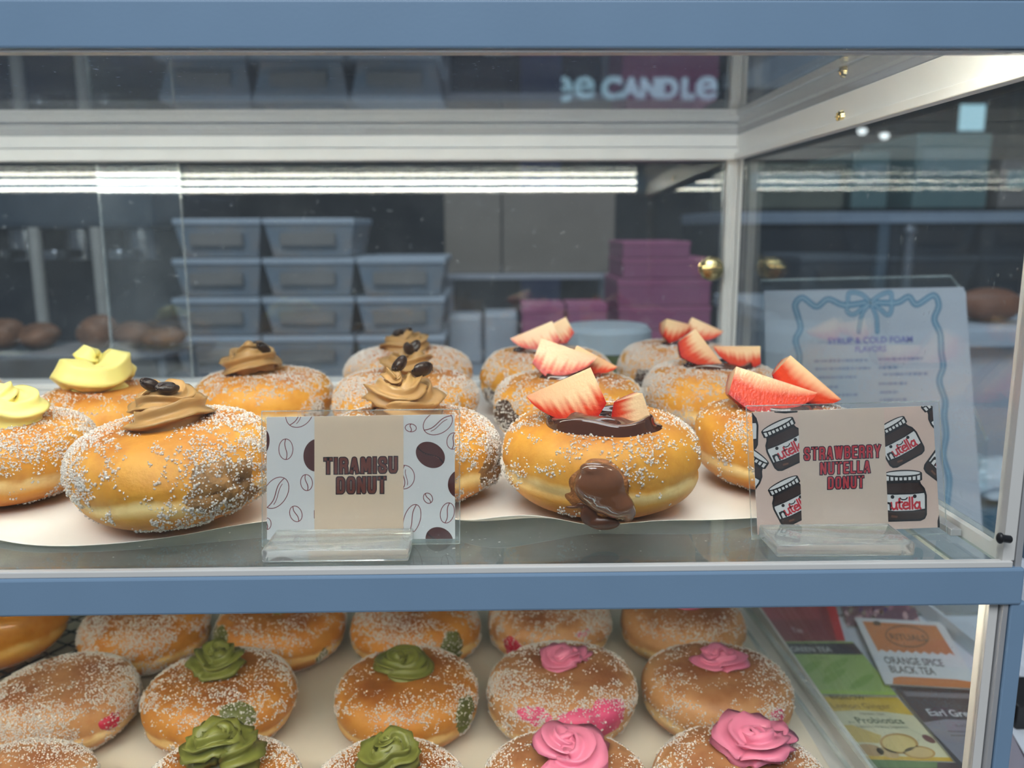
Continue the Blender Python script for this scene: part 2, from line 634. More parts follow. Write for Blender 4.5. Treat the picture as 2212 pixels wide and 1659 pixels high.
def surf(th, t, seed, off=0.0):
    ct, st = np.cos(t), np.sin(t)
    rad = np.abs(ct) ** .52
    zz = np.sign(st) * np.abs(st) ** .76
    D = np.stack([rad * np.cos(th), rad * np.sin(th), zz], -1)
    sc = 1 + .030 * fnoise(D, seed, 2.2) + .012 * fnoise(D, seed + 50, 6)
    g = np.exp(-((zz + .16 + .09 * np.sin(2 * th + seed) + .05 * np.sin(5 * th + 2 * seed)) / .075) ** 2)
    sc = sc * (1 - .030 * g)
    taper = 1 - .10 * np.clip(-zz, 0, 1) ** 2
    x = (R0 + off) * D[..., 0] * sc * taper
    y = (R0 + off) * D[..., 1] * sc * taper
    z = H0 * (.5 + (.5 + off / H0) * zz * (1 + .3 * (sc - 1)))
    z = z - .05 * H0 * np.exp(-(rad / .42) ** 2) * (zz > 0)
    z = np.where(z < .0006, .0006 - off * .3, z)
    return np.stack([x, y, z], -1)


def grid_faces(nu, nv, wrap=True):
    f = []
    for i in range(nu if wrap else nu - 1):
        for j in range(nv - 1):
            a, b = i * nv + j, ((i + 1) % nu) * nv + j
            f.append((a, b, b + 1, a + 1))
    return f


_dough = {}


def dough_mesh(seed, mat):
    k = (seed, mat.name)
    if k not in _dough:
        nu, nv = 96, 52
        th = np.linspace(0, 2 * np.pi, nu, endpoint=False)
        t = np.linspace(-np.pi / 2 + .001, np.pi / 2 - .001, nv)
        A, B = np.meshgrid(th, t, indexing='ij')
        me = mesh_np('dough', surf(A, B, seed).reshape(-1, 3), grid_faces(nu, nv) + [tuple(i * nv for i in range(nu))[::-1], tuple(i * nv + nv - 1 for i in range(nu))])
        me.materials.append(mat)
        _dough[k] = me
    return _dough[k]


CUBE = np.array([(-1, -1, -1), (1, -1, -1), (1, 1, -1), (-1, 1, -1), (-1, -1, 1), (1, -1, 1), (1, 1, 1), (-1, 1, 1)], float)
CF = np.array([(0, 3, 2, 1), (4, 5, 6, 7), (0, 1, 5, 4), (1, 2, 6, 5), (2, 3, 7, 6), (3, 0, 4, 7)])


def crystals(name, pts, nrm, seed, lo=.00020, hi=.00052):
    g = np.random.default_rng(seed)
    n = len(pts)
    q = g.normal(size=(n, 4))
    q /= np.linalg.norm(q, axis=1)[:, None]
    w, x, y, z = q.T
    Rm = np.stack([1 - 2 * (y * y + z * z), 2 * (x * y - z * w), 2 * (x * z + y * w), 2 * (x * y + z * w), 1 - 2 * (x * x + z * z), 2 * (y * z - x * w), 2 * (x * z - y * w), 2 * (y * z + x * w), 1 - 2 * (x * x + y * y)], -1).reshape(n, 3, 3)
    s = lo + (hi - lo) * g.random(n) ** 1.6
    asp = g.uniform(.7, 1.25, (n, 1, 3))
    V = np.einsum('nij,nkj->nki', Rm, CUBE[None] * asp * s[:, None, None]) + (pts + nrm * (s * g.uniform(.1, 1.1, n))[:, None])[:, None, :]
    F = CF[None] + (np.arange(n) * 8)[:, None, None]
    me = bpy.data.meshes.new(name)
    me.vertices.add(n * 8)
    me.vertices.foreach_set('co', V.astype(np.float32).ravel())
    me.loops.add(n * 24)
    me.loops.foreach_set('vertex_index', F.astype(np.int32).ravel())
    me.polygons.add(n * 6)
    me.polygons.foreach_set('loop_start', np.arange(0, n * 24, 4, dtype=np.int32))
    me.update(calc_edges=True)
    me.materials.append(m_sugar)
    return me


_sug = {}


def sugar_mesh(seed, level):
    """level: candidates, base probability, top gain, clumping"""
    k = (seed, level)
    if k not in _sug:
        n, base, top, clump = {'heavy': (30000, .30, .55, .9), 'medium': (26000, .06, .62, 1.0), 'light': (17000, -.30, .72, 1.1), 'side': (32000, .18, .30, 1.0), 'sparse': (18000, -.14, .58, 1.0)}[level]
        g = np.random.default_rng(seed * 13 + 5)
        th = g.uniform(0, 2 * np.pi, n)
        u = g.uniform(-.97, 1, n)
        t = np.arcsin(np.sign(u) * np.abs(u) ** 1.15)
        P = surf(th, t, seed)
        e = 1e-3
        a = surf(th + e, t, seed) - P
        b = surf(th, t + e, seed) - P
        nr = np.cross(a, b)
        nr /= np.linalg.norm(nr, axis=1)[:, None] + 1e-12
        zz = P[:, 2] / H0
        cl = fnoise(P / R0, seed + 7, 6) * .35 + fnoise(P / R0, seed + 9, 17) * .35 + fnoise(P / R0, seed + 4, 46) * .35
        pr = base + top * np.clip((zz - .45) / .4, 0, 1) + clump * (cl - .1)
        ok = g.random(n) < np.clip(pr, 0, 1)
        _sug[k] = crystals('sugar_coating', P[ok], nr[ok], seed)
    return _sug[k]


def patch_mesh(name, th0, t0, wth, wt, bulge, rough, seed, dseed, mat, sugar=0):
    na, nr_ = 64, 22
    a = np.linspace(0, 2 * np.pi, na, endpoint=False)
    r = np.linspace(0.0, 1, nr_)
    A, Rr = np.meshgrid(a, r, indexing='ij')
    ring = np.stack([np.cos(A), np.sin(A), A * 0], -1)
    edge = 1 + .24 * fnoise(ring, seed, 2.2) + .12 * fnoise(ring, seed + 3, 7)
    th = th0 + wth * Rr * np.cos(A) * edge
    t = t0 + wt * Rr * np.sin(A) * edge
    q = np.stack([Rr * np.cos(A), Rr * np.sin(A), A * 0], -1)
    off = bulge * (1 - Rr ** 3) + rough * (fnoise(q, seed + 11, 5) + .6 * fnoise(q, seed + 12, 12)) * (1 - Rr ** 2) - .0016 * Rr ** 8
    base = surf(th, t, dseed)
    e = 1e-3
    n = np.cross(surf(th + e, t, dseed) - base, surf(th, t + e, dseed) - base)
    n /= np.linalg.norm(n, axis=-1)[..., None] + 1e-12
    P = base + n * off[..., None]
    P[..., 2] = np.maximum(P[..., 2], .0008)
    me = mesh_np(name, P.reshape(-1, 3), grid_faces(na, nr_))
    me.materials.append(mat)
    sm = None
    if sugar:
        g = np.random.default_rng(seed)
        ii, jj = g.integers(0, na, sugar), (np.sqrt(g.random(sugar)) * (nr_ - 1)).astype(int)
        pp = P[ii, jj] + g.normal(size=(sugar, 3)) * .0004
        sm = crystals('sugar_coating', pp, n[ii, jj], seed + 1)
    return me, sm


def swirl_mesh(name, r0, rt, h, turns, lobes, depth, twist, seed, squash=.85, tip=.4, wob=.10):
    """piped cream: a star shaped rope wound in a rising spiral"""
    na, nc = int(60 * turns) + 12, 48
    s = np.linspace(0, 1, na)
    ang = 2 * np.pi * turns * s + seed
    rc = r0 * (1 - s ** 1.3) ** .75
    z = h * s ** 1.05
    g = np.random.default_rng(seed)
    wv = 1 + wob * np.sin(ang * 1.7 + g.uniform(0, 6)) + wob * .6 * np.sin(ang * 3.1 + g.uniform(0, 6))
    c = np.stack([rc * np.cos(ang) * wv, rc * np.sin(ang) * wv, z + rt * .55 + rt * .20 * np.sin(ang * 2.3 + seed)], -1)
    tube = rt * (1 - (1 - tip) * s) * np.clip(np.sin(np.pi * np.clip(s * 7 + .06, 0, .5)), 0, 1) * np.clip((1.0 - s) * 9, .02, 1) ** .6
    T = np.gradient(c, axis=0)
    T /= np.linalg.norm(T, axis=1)[:, None] + 1e-9
    up = np.array([0, 0, 1.0])
    B = np.cross(T, up)
    B /= np.linalg.norm(B, axis=1)[:, None] + 1e-9
    U = np.cross(B, T)
    ph = np.linspace(0, 2 * np.pi, nc, endpoint=False)
    V = np.zeros((na, nc, 3))
    for i in range(na):
        lob = 1 - np.abs(np.sin((ph * lobes + twist * ang[i]) / 2)) ** .75
        rr = tube[i] * (1 - depth + depth * 1.5 * lob)
        V[i] = c[i] + np.outer(rr * np.cos(ph), B[i]) + np.outer(rr * np.sin(ph) * squash, U[i])
    V = V.reshape(-1, 3)
    V[:, 2] = np.maximum(V[:, 2], -.002)
    f = []
    for i in range(na - 1):
        for j in range(nc):
            f.append((i * nc + j, i * nc + (j + 1) % nc, (i + 1) * nc + (j + 1) % nc, (i + 1) * nc + j))
    f.append(tuple(range(nc))[::-1])
    f.append(tuple((na - 1) * nc + j for j in range(nc)))
    # low mound that fills the middle of the coil
    nb = len(V)
    mv, mf = [], []
    for i in range(24):
        for j in range(7):
            a, q = 2 * np.pi * i / 24, j / 6
            mv.append((r0 * 1.02 * (1 - q) * math.cos(a), r0 * 1.02 * (1 - q) * math.sin(a), -.001 + h * .9 * (1 - (1 - q) ** 2)))
    for i in range(24):
        for j in range(6):
            mf.append((nb + i * 7 + j, nb + ((i + 1) % 24) * 7 + j, nb + ((i + 1) % 24) * 7 + j + 1, nb + i * 7 + j + 1))
    return mesh_np(name, np.concatenate([V, np.array(mv)]), f + mf)


def spread_mesh(name, Rx, Ry, h, seed):
    """glossy spread laid down in soft overlapping ropes"""
    na, ns = 128, 40
    a = np.linspace(0, 2 * np.pi, na, endpoint=False)
    s = np.linspace(0, 1, ns)
    A, Q = np.meshgrid(a, s, indexing='ij')
    ring = np.stack([np.cos(A), np.sin(A), 0 * A], -1)
    e = 1 + .10 * fnoise(ring, seed, 2.2) + .03 * fnoise(ring, seed + 1, 6)
    r = (1 - Q)
    ph = r * 11 + A * 1.0 + seed + .5 * np.sin(3 * A + seed)
    Z = h * (1 - r ** 7) * (.78 + .22 * np.sin(ph) * (.3 + .7 * r)) + h * .16 * np.sin(A * 4 + r * 3 + seed) * r * (1 - r ** 6)
    wob = 1 + .05 * np.sin(ph) * r
    rr = np.where(Q < .12, 1 - .35 * (Q / .12 - .55) ** 2 * 0, 1) * r ** .55
    x, y = Rx * rr * e * wob * np.cos(A), Ry * rr * e * wob * np.sin(A)
    return mesh_np(name, np.stack([x, y, Z - .001], -1).reshape(-1, 3), grid_faces(na, ns))


def bean_mesh():
    nu, nv = 28, 16
    vs = []
    for i in range(nu):
        for j in range(nv):
            a, t = 2 * math.pi * i / nu, math.pi * (j / (nv - 1) - .5)
            x, y, z = .0062 * math.sin(t), .0044 * math.cos(t) * math.cos(a), .0034 * math.cos(t) * math.sin(a)
            if z > 0:
                z = z * .75 - .0020 * math.exp(-((y + .0006 * math.sin(x * 700)) / .0007) ** 2)
            vs.append((x, y, z))
    return mesh_np('coffee_bean', vs, grid_faces(nu, nv))


BEAN = bean_mesh()
BEAN.materials.append(m_bean)


def berry_mat():
    m, nt, out = nodes('strawberry_flesh')
    b = N(nt, 'BsdfPrincipled')
    a = N(nt, 'Attribute', attribute_name='ink')
    nt.links.new(a.outputs['Color'], b.inputs['Base Color'])
    b.inputs['Roughness'].default_value = .22
    b.inputs['Specular IOR Level'].default_value = .5
    b.inputs['Subsurface Weight'].default_value = .15
    b.inputs['Subsurface Radius'].default_value = (.006, .002, .001)
    bn = N(nt, 'Bump')
    bn.inputs['Strength'].default_value = .30
    bn.inputs['Distance'].default_value = .001
    n3 = noise(nt, 700, 3)
    nt.links.new(n3.outputs[0], bn.inputs['Height'])
    nt.links.new(bn.outputs[0], b.inputs['Normal'])
    nt.links.new(b.outputs[0], out.inputs[0])
    return m


m_berry = berry_mat()


def ink(me, cols):
    at_ = me.color_attributes.new('ink', 'FLOAT_COLOR', 'POINT')
    c = np.ones((len(me.vertices), 4), np.float32)
    c[:, :3] = cols
    at_.data.foreach_set('color', c.ravel())


def berry_mesh(L, Rw, span, seed, flip=1, blunt=.35, pale=.5):
    """a wedge of strawberry: axis along x (stem end to tip), first cut face in the xz plane looking to -y,
    skin hanging below, second cut face turning away behind"""
    g = np.random.default_rng(seed)
    nt_, nf, nq = 40, 26, 14
    t = np.linspace(0, 1, nt_)
    prof = Rw * np.clip((1 - t ** 2.1), 0, 1) ** .62 * (.80 + .35 * np.clip(t / .3, 0, 1) - .15 * t)
    x = L * (t - .0)
    V, F, Cc = [], [], []

    def add(P, col, nu, nv, rev=False):
        b = len(V)
        V.extend(P)
        Cc.extend(col)
        for i in range(nu - 1):
            for j in range(nv - 1):
                q = (b + i * nv + j, b + (i + 1) * nv + j, b + (i + 1) * nv + j + 1, b + i * nv + j + 1)
                F.append(q[::-1] if rev else q)
    red, dark = np.array(srgb(178, 18, 12)), np.array(srgb(130, 8, 12))
    org, cream = np.array(srgb(216, 64, 24)), np.array(srgb(246, 210, 164))
    P, K = [], []
    for i in range(nt_):
        for j in range(nf):
            f = span * j / (nf - 1)
            bump = 1 + .020 * math.sin(t[i] * 38 + 2 * (j % 2)) * math.sin(f * 22)
            r = prof[i] * bump
            P.append((x[i], r * math.sin(f), -r * math.cos(f)))
            K.append(red * (1 - .5 * abs(j / (nf - 1) - .5)) * .6 + dark * .4 * (1 - t[i] * .5))
    add(P, K, nt_, nf)
    ph = g.uniform(0, 6, 4)
    for f, rev in ((0, True), (span, False)):
        P, K = [], []
        for i in range(nt_):
            for j in range(nq):
                q = j / (nq - 1)
                r = prof[i] * q
                P.append((x[i], r * math.sin(f), -r * math.cos(f)))
                streak = .5 + .5 * math.sin(t[i] * 46 + ph[0] + q * 3) * math.sin(t[i] * 17 + ph[1])
                k = np.clip((q - pale * (.50 + .50 * streak)) / .40, 0, 1)
                k2 = np.clip((q - .70 - .10 * streak) / .26, 0, 1)
                c = cream * (1 - k) + org * k
                c = c * (1 - k2) + red * k2
                c = c * (1 - .45 * t[i] ** 2) + org * .45 * t[i] ** 2
                K.append(c)
        add(P, K, nt_, nq, rev)
    P, K = [], []
    for i in range(2, 10):
        q = (i - 2) / 7
        for j in range(nf):
            f = span * j / (nf - 1)
            r = prof[0] * q
            P.append((0, r * math.sin(f), -r * math.cos(f)))
            K.append(cream * (1 - q ** 2) + red * q ** 2)
    add(P, K, 8, nf)
    for _ in range(26):       # seeds on the skin
        i = g.integers(3, nt_ - 4)
        f = span * g.uniform(.04, .96)
        r = prof[i] + .0001
        c = np.array((x[i], r * math.sin(f), -r * math.cos(f)))
        b = len(V)
        n_ = np.array((0, math.sin(f), -math.cos(f)))
        tt = np.array((1.0, 0, 0))
        bb = np.cross(n_, tt)
        for k in range(6):
            an = k * math.pi / 3
            V.append(c + tt * .0008 * math.cos(an) + bb * .0005 * math.sin(an))
            Cc.append(np.array(srgb(236, 176, 70)))
        V.append(c + n_ * .0004)
        Cc.append(np.array(srgb(246, 200, 96)))
        for k in range(6):
            F.append((b + k, b + (k + 1) % 6, b + 6))
    V = np.array(V)
    V[:, 0] -= L * .45
    V[:, 2] += Rw * .35
    V[:, 0] *= flip
    me = mesh_np('strawberry_wedge', V, F)
    try:
        me.set_sharp_from_angle(angle=math.radians(40))
    except Exception:
        pass
    ink(me, np.array(Cc))
    me.materials.append(m_berry)
    return me


def blob(name, balls, mat, parent, loc=(0, 0, 0), voxel=.0011, smooth=6, rot=(0, 0, 0)):
    mb = MB()
    for c, r in balls:
        mb.ball(c, r, 20, 14)
    o = mb.build(name, mat, parent, False, loc, rot)
    md = o.modifiers.new('melt', 'REMESH')
    md.mode = 'VOXEL'
    md.voxel_size = voxel
    md.use_smooth_shade = True
    sm = o.modifiers.new('soften', 'SMOOTH')
    sm.factor = .6
    sm.iterations = smooth
    return o


SWIRLS = {
    'coffee_a': lambda: swirl_mesh('cream_topping', .0150, .0098, .0150, 2.3, 6, .40, 1.3, 3),
    'coffee_b': lambda: swirl_mesh('cream_topping', .0145, .0100, .0125, 1.8, 6, .42, -1.1, 5),
    'coffee_c': lambda: swirl_mesh('cream_topping', .0140, .0098, .0165, 2.1, 6, .40, 1.6, 8),
    'coffee_d': lambda: swirl_mesh('cream_topping', .0135, .0100, .0140, 1.7, 5, .45, 2.0, 12, wob=.16),
    'lemon_a': lambda: swirl_mesh('cream_topping', .0180, .0125, .0150, 1.6, 5, .15, .8, 6, tip=.5),
    'lemon_b': lambda: swirl_mesh('cream_topping', .0150, .0110, .0130, 1.9, 6, .24, 1.0, 9),
    'matcha_a': lambda: swirl_mesh('cream_topping', .0105, .0125, .0120, 1.35, 7, .50, 1.4, 21, tip=.55, wob=.14),
    'matcha_b': lambda: swirl_mesh('cream_topping', .0165, .0080, .0065, 2.2, 6, .34, .9, 4, squash=.7, tip=.8),
    'matcha_c': lambda: swirl_mesh('cream_topping', .0120, .0130, .0130, 1.45, 8, .50, 1.8, 23, tip=.55, wob=.14),
    'matcha_d': lambda: swirl_mesh('cream_topping', .0115, .0125, .0140, 1.40, 7, .50, -1.6, 25, tip=.55, wob=.14),
    'pink_a': lambda: swirl_mesh('cream_topping', .0085, .0125, .0060, 1.15, 8, .52, 1.2, 31, squash=.7, tip=.7, wob=.16),
    'pink_b': lambda: swirl_mesh('cream_topping', .0105, .0120, .0045, 1.25, 7, .52, -1.0, 33, squash=.65, tip=.7, wob=.18),
    'pink_c': lambda: swirl_mesh('cream_topping', .0110, .0145, .0070, 1.10, 9, .55, .9, 35, squash=.75, tip=.7, wob=.14),
    'pink_d': lambda: swirl_mesh('cream_topping', .0115, .0150, .0070, 1.20, 8, .55, 1.5, 37, squash=.75, tip=.7, wob=.14),
}
_sw = {}


def swirl(kind, mat):
    k = (kind, mat.name)
    if k not in _sw:
        me = SWIRLS[kind]()
        me.materials.append(mat)
        _sw[k] = me
    return _sw[k]


FILL = {'tira': (m_tira, .0016, .0014, 620), 'matcha': (m_matcha_fill, .0008, .0004, 130), 'pink': (m_pink_fill, .0006, .0004, 160),
        'red': (m_red_fill, .0012, .0008, 60), 'nut': (m_nut_fill, .0012, .0010, 420), 'lemon': (m_lemon_fill, .0030, .0006, 20)}
fill_label = {'tira': 'brown tiramisu filling', 'matcha': 'green matcha filling', 'pink': 'pink berry filling', 'red': 'red raspberry filling', 'nut': 'dark chocolate filling', 'lemon': 'pale yellow filling'}


def donut(label, x, y, z, R, mat, seed, sugar, group, spin=0, tilt=(0, 0), cream=None, fills=(), beans=(), name='filled_donut', spread=None, berries=(), cat='donut', hs=1.0):
    k = R / R0
    root = empty(name, (x, y, z), label, cat, group, (tilt[0], tilt[1], 0), 1.0)
    root.scale = (k, k, k * hs)
    ds = link('dough', dough_mesh(seed, mat), None, root, rot=(0, 0, spin))
    if sugar:
        sg = link('sugar_coating', sugar_mesh(seed, sugar), None, root, rot=(0, 0, spin))
        sg['kind'] = 'stuff'
        sg['label'] = 'white sugar crystals'
    for kind, deg, t0, wth, wt in fills:
        mt, bl, ro, ns = FILL[kind]
        me, sm = patch_mesh('filling', math.radians(deg) - spin, t0, wth, wt, bl, ro, int(abs(deg)) + seed * 3 + len(kind), seed, mt, ns)
        fo = link('filling', me, None, root, rot=(0, 0, spin))
        fo['label'] = fill_label[kind]
        if sm:
            so = link('sugar_crystals', sm, None, fo)
            so['kind'] = 'stuff'
    ztop = H0 * .93
    if cream:
        kind, cm, dx, dy, sc, rz, tl = cream
        cr = link('cream_topping', swirl(kind, cm), None, root, (dx, dy, ztop - .0015), (tl, 0, rz), (sc, sc, sc * (.72 if cm.name == 'berry_cream' else 1)))
        cr['label'] = {'coffee_cream': 'coffee coloured piped cream', 'lemon_cream': 'yellow piped cream', 'matcha_cream': 'green piped cream', 'berry_cream': 'pink piped cream'}[cm.name]
        for bx, by, bz, rx, ry, rzz in beans:
            cbe = link('coffee_bean', BEAN, None, cr, (bx, by, bz), (rx, ry, rzz))
    if spread:
        Rx, Ry, hh, sd, dx, dy = spread
        me = spread_mesh('chocolate_spread', Rx, Ry, hh, sd)
        so = link('chocolate_spread', me, m_choc, root, (dx, dy, ztop - .001))
        so['label'] = 'glossy dark chocolate spread'
    for bx, by, bz, roll, yaw, lean, L, Rw, span, fl, pale in berries:
        me = berry_mesh(L, Rw, span, int(1000 * abs(bx) + 100 * L * 10 + seed), fl, pale=pale)
        bo = link('strawberry_wedge', me, None, root, (bx, by, ztop + bz))
        bo.rotation_euler = (Matrix.Rotation(yaw, 3, 'Z') @ Matrix.Rotation(lean, 3, 'X') @ Matrix.Rotation(roll, 3, 'Y')).to_euler()
    return root


# ------------------------------------------------------------------ upper shelf
PAPER_T = .0006
ZP = ZS + .0016


def paper_sheet(label, edge, yb, group, seed):
    """parchment with a wavy front lip; edge = list of (x, y, lift)"""
    ex = np.array([e[0] for e in edge])
    nx, ny = 90, 60
    xs = np.linspace(ex[0], ex[-1], nx)
    # smooth interpolation of the front edge
    def sm(vals):
        u = np.interp(xs, ex, vals)
        k = np.ones(7) / 7
        pad = np.pad(u, 3, mode='edge')
        return np.convolve(pad, k, 'valid')
    yf = sm([e[1] for e in edge])
    lf = sm([e[2] for e in edge])
    V = []
    for i in range(nx):
        for j in range(ny):
            v = j / (ny - 1)
            y = yf[i] + (yb - yf[i]) * v ** 1.6
            near = max(0, 1 - (y - yf[i]) / .020)
            z = ZS + .0005 + lf[i] * near ** 1.7
            V.append((xs[i], y, z))
    me = mesh_np('parchment_sheet', V, grid_faces(nx, ny, False))
    o = link('parchment_sheet', me, m_paper)
    md = o.modifiers.new('thick', 'SOLIDIFY')
    md.thickness = .0003
    md.offset = 1
    return tag(o, label, 'baking paper', group)


def pe(px, py, lift):
    p = at(px, py, z=ZS + .0005 + lift)
    return (p[0], p[1], lift)


paper_sheet('white parchment sheet with a wavy lip under the coffee cream donuts on the left',
            [(-.62, .036, .002), pe(-60, 1150, .001), pe(0, 1170, .002), pe(70, 1183, .0005), pe(160, 1181, .001), pe(300, 1172, .001), pe(430, 1152, .002), pe(565, 1122, .004), pe(700, 1120, .003), pe(860, 1110, .004), pe(960, 1108, .006)], .435, None, 1)
paper_sheet('white parchment sheet dipping to a point under the strawberry donuts',
            [pe(962, 1118, .004), pe(1000, 1128, .005), pe(1080, 1116, .008), pe(1150, 1112, .007), pe(1220, 1124, .004), pe(1275, 1137, .001), pe(1340, 1132, .002), pe(1430, 1124, .003), pe(1530, 1124, .003), pe(1660, 1118, .001), (.214, .055, .001)], .430, None, 2)

GU = 'sugared donuts on the upper shelf'
B1 = ((-.004, -.004, .0215, .5, .3, .5), (.005, .001, .0225, .6, -.1, .9))


def up(label, px, y, R, seed, sugar, **kw):
    kw.setdefault('group', GU)
    x = at(px, 900, y=y)[0]
    return donut(label, x, y, ZP + kw.pop('dz', 0), R, m_dough, seed, sugar, **kw)


up('sugared donut with yellow cream cut off by the left edge of the picture, upper shelf', -5, .1050, .0490, 3, 'medium', spin=.4,
   cream=('lemon_b', m_lemon, .006, -.010, 1.15, .5, 0), fills=(('lemon', 12, -.10, .22, .30),))
up('whole donut with a tall yellow cream swirl behind the front row', 240, .2020, .0480, 5, 'sparse', spin=1.2,
   cream=('lemon_a', m_lemon, -.005, -.003, 1.25, 1.2, 0))
up('sugared donut far back at the left edge behind the yellow cream donuts', -150, .2300, .0500, 9, 'heavy', spin=.2, cream=('lemon_b', m_lemon, 0, 0, 1, .3, 0))
up('front sugared tiramisu donut left of its sign, leaning, brown filling spilling to the right', 380, .0690, .0520, 7, 'side', spin=.2, dz=.0030, tilt=(.05, -.07),
   cream=('coffee_a', m_coffee, -.001, .004, 1.05, .6, .0), fills=(('tira', -44, -.18, .44, .62),),
   beans=((-.006, -.004, .0235, .35, .5, .5), (.000, -.009, .0215, .25, .2, .35)))
up('tiramisu donut with two coffee beans on flat brown cream, behind the leaning one', 572, .2520, .0495, 11, 'medium', spin=2.1,
   cream=('coffee_b', m_coffee, -.005, -.004, 1.25, 1.9, 0), beans=((-.007, -.006, .0190, .6, .4, -.5), (.009, -.003, .0175, .5, -.3, -.6)), fills=(('tira', -30, -.1, .2, .3),))
up('tiramisu donut standing right behind the tiramisu sign, two split beans on its swirl', 884, .1020, .0500, 13, 'medium', spin=.9, tilt=(0, .04),
   cream=('coffee_c', m_coffee, -.008, .000, 1.22, 2.6, 0), beans=((-.0075, -.0080, .0245, .95, 0, 1.35), (.0030, -.0035, .0265, .9, .25, 1.9)), fills=(('tira', -14, .02, .34, .62),))
up('heavily sugared tiramisu donut in the middle of the row behind the tiramisu sign', 880, .2300, .0515, 15, 'heavy', spin=2.8,
   cream=('coffee_d', m_coffee, .004, .0, 1.0, 1.0, 0), beans=((-.005, -.002, .022, .5, .9, .6), (.006, .002, .0215, .5, -.9, -.5)))
up('farthest tiramisu donut with brown cream, last in the row behind the tiramisu sign', 884, .3450, .0520, 17, 'heavy', spin=.5,
   cream=('coffee_b', m_coffee, -.001, 0, .95, 3.4, 0), beans=((0, 0, .0205, .4, .2, .3), (.008, .004, .0200, .4, .2, .9)))

PI = math.pi
h = up('front strawberry donut between the two signs with chocolate filling oozing out', 1297, .0790, .0530, 21, 'light', spin=1.0, dz=.0016, tilt=(.030, .020),
       spread=(.0300, .0235, .0100, 2, .0010, -.016),
       berries=((-.0195, -.0140, .0150, -.42, .05, -.25, .036, .0250, 1.45, -1, .52), (.0150, -.0240, .0040, 1.20, -.15, -.10, .030, .0185, 1.3, 1, .45)))
# torn hole and the chocolate oozing from it
me_, sm_ = patch_mesh('torn_edge', math.radians(-95), -.20, .36, .66, .0010, .0016, 77, 21, m_cake, 60)
to = link('torn_edge', me_, None, h)
to['label'] = 'torn brown crumb around the filling'
blob('filling', [((0, 0, 0), (.0128, .0075, .0112)), ((-.003, -.001, .0085), (.0075, .0050, .0035)), ((.0085, -.001, -.0100), (.0085, .0060, .0065)), ((.0140, .0000, -.0130), (.0040, .0040, .0055)), ((.0035, .0, -.0065), (.0110, .0070, .0080))],
     m_chocmilk, h, (-.0065, -.0490, .0262)).__setitem__('label', 'milk chocolate filling')
blob('chocolate_smear', [((0, 0, 0), (.0035, .0016, .0016)), ((-.005, .0005, -.0015), (.0040, .0010, .0009)), ((.003, -.0006, -.005), (.0045, .0018, .0055)), ((.010, -.0012, -.009), (.0080, .0022, .0035))], pbr('dark_chocolate_smear', srgb(84, 46, 26), .3, var=.3, vscale=150), h, (-.014, -.0482, .0160), .0006, 4)

up('second strawberry donut behind the front one, one broad pale wedge on top', 1226, .2150, .0520, 23, 'medium', spin=2.2,
   spread=(.0230, .0160, .0080, 5, -.001, -.008), fills=(('nut', -150, -.1, .5, .5),),
   berries=((-.0050, -.0110, .0160, .34, -.05, -.35, .040, .0230, 1.5, 1, .62), (.0160, -.0040, .0120, .45, -.25, -.2, .032, .0150, 1.3, 1, .40)))
up('farthest left strawberry donut with two wedges leaning on chocolate, beside the white jar lid', 1178, .3250, .0540, 25, 'medium', spin=.7, fills=(('nut', -150, -.3, .3, .4),),
   spread=(.0240, .0170, .0080, 8, -.003, -.008),
   berries=((-.0075, -.0120, .0140, -.38, .08, -.3, .036, .0200, 1.4, -1, .55), (.0070, .0000, .0165, -.50, -.1, -.2, .030, .0180, 1.3, -1, .66)))
up('farthest right strawberry donut by the back post with dark filling on its left side', 1462, .3700, .0520, 27, 'heavy', spin=3.0,
   spread=(.0240, .0160, .0070, 11, .0020, -.004), fills=(('nut', -125, -.05, .42, .50),),
   berries=((-.0040, -.0060, .0160, .25, .2, -.2, .024, .0190, 1.4, 1, .50), (.0200, -.0030, .0145, .42, -.1, -.2, .030, .0180, 1.4, 1, .42)))
up('strawberry donut behind the right sign, round red wedge and flat wedge side by side', 1537, .2550, .0520, 29, 'heavy', spin=1.6,
   spread=(.0300, .0180, .0085, 14, .0015, -.010),
   berries=((-.0140, -.0140, .0150, .95, .1, -.3, .032, .0205, 1.6, 1, .36), (.0150, -.0140, .0120, .0, -.05, -.25, .034, .0170, 1.5, -1, .34)))
up('front right strawberry donut half hidden by the strawberry sign, two long red wedges', 1685, .1180, .0500, 31, 'light', spin=2.5,
   spread=(.0230, .0160, .0075, 17, -.002, -.008),
   berries=((-.0120, -.0140, .0140, .34, .0, -.45, .050, .0225, 1.55, 1, .06), (.0130, -.0040, .0160, .72, -.1, -.2, .040, .0200, 1.4, 1, .14)))

# ------------------------------------------------------------------ lower deck: tray, rack and donuts
tray = MB().box((XL + .02, .024, ZD - .004), (XR - .020, WD - .03, ZD), .001)
t_ = tray.build('serving_tray', pbr('cream_board', srgb(236, 226, 208), .5, var=.03, vscale=8))
tag(t_, 'cream coloured board under the donuts of the lower shelf', 'tray')
GL = 'donuts on the lower shelf'


ROW = {'front': (.0630, 1720), 'mid': (.1640, 1520), 'back': (.2660, 1400)}


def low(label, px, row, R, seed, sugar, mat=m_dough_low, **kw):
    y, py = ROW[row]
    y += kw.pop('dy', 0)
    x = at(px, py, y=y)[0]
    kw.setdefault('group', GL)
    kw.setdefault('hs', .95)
    return donut(label, x, y, ZD + .0008, R, mat, seed, sugar, **kw)


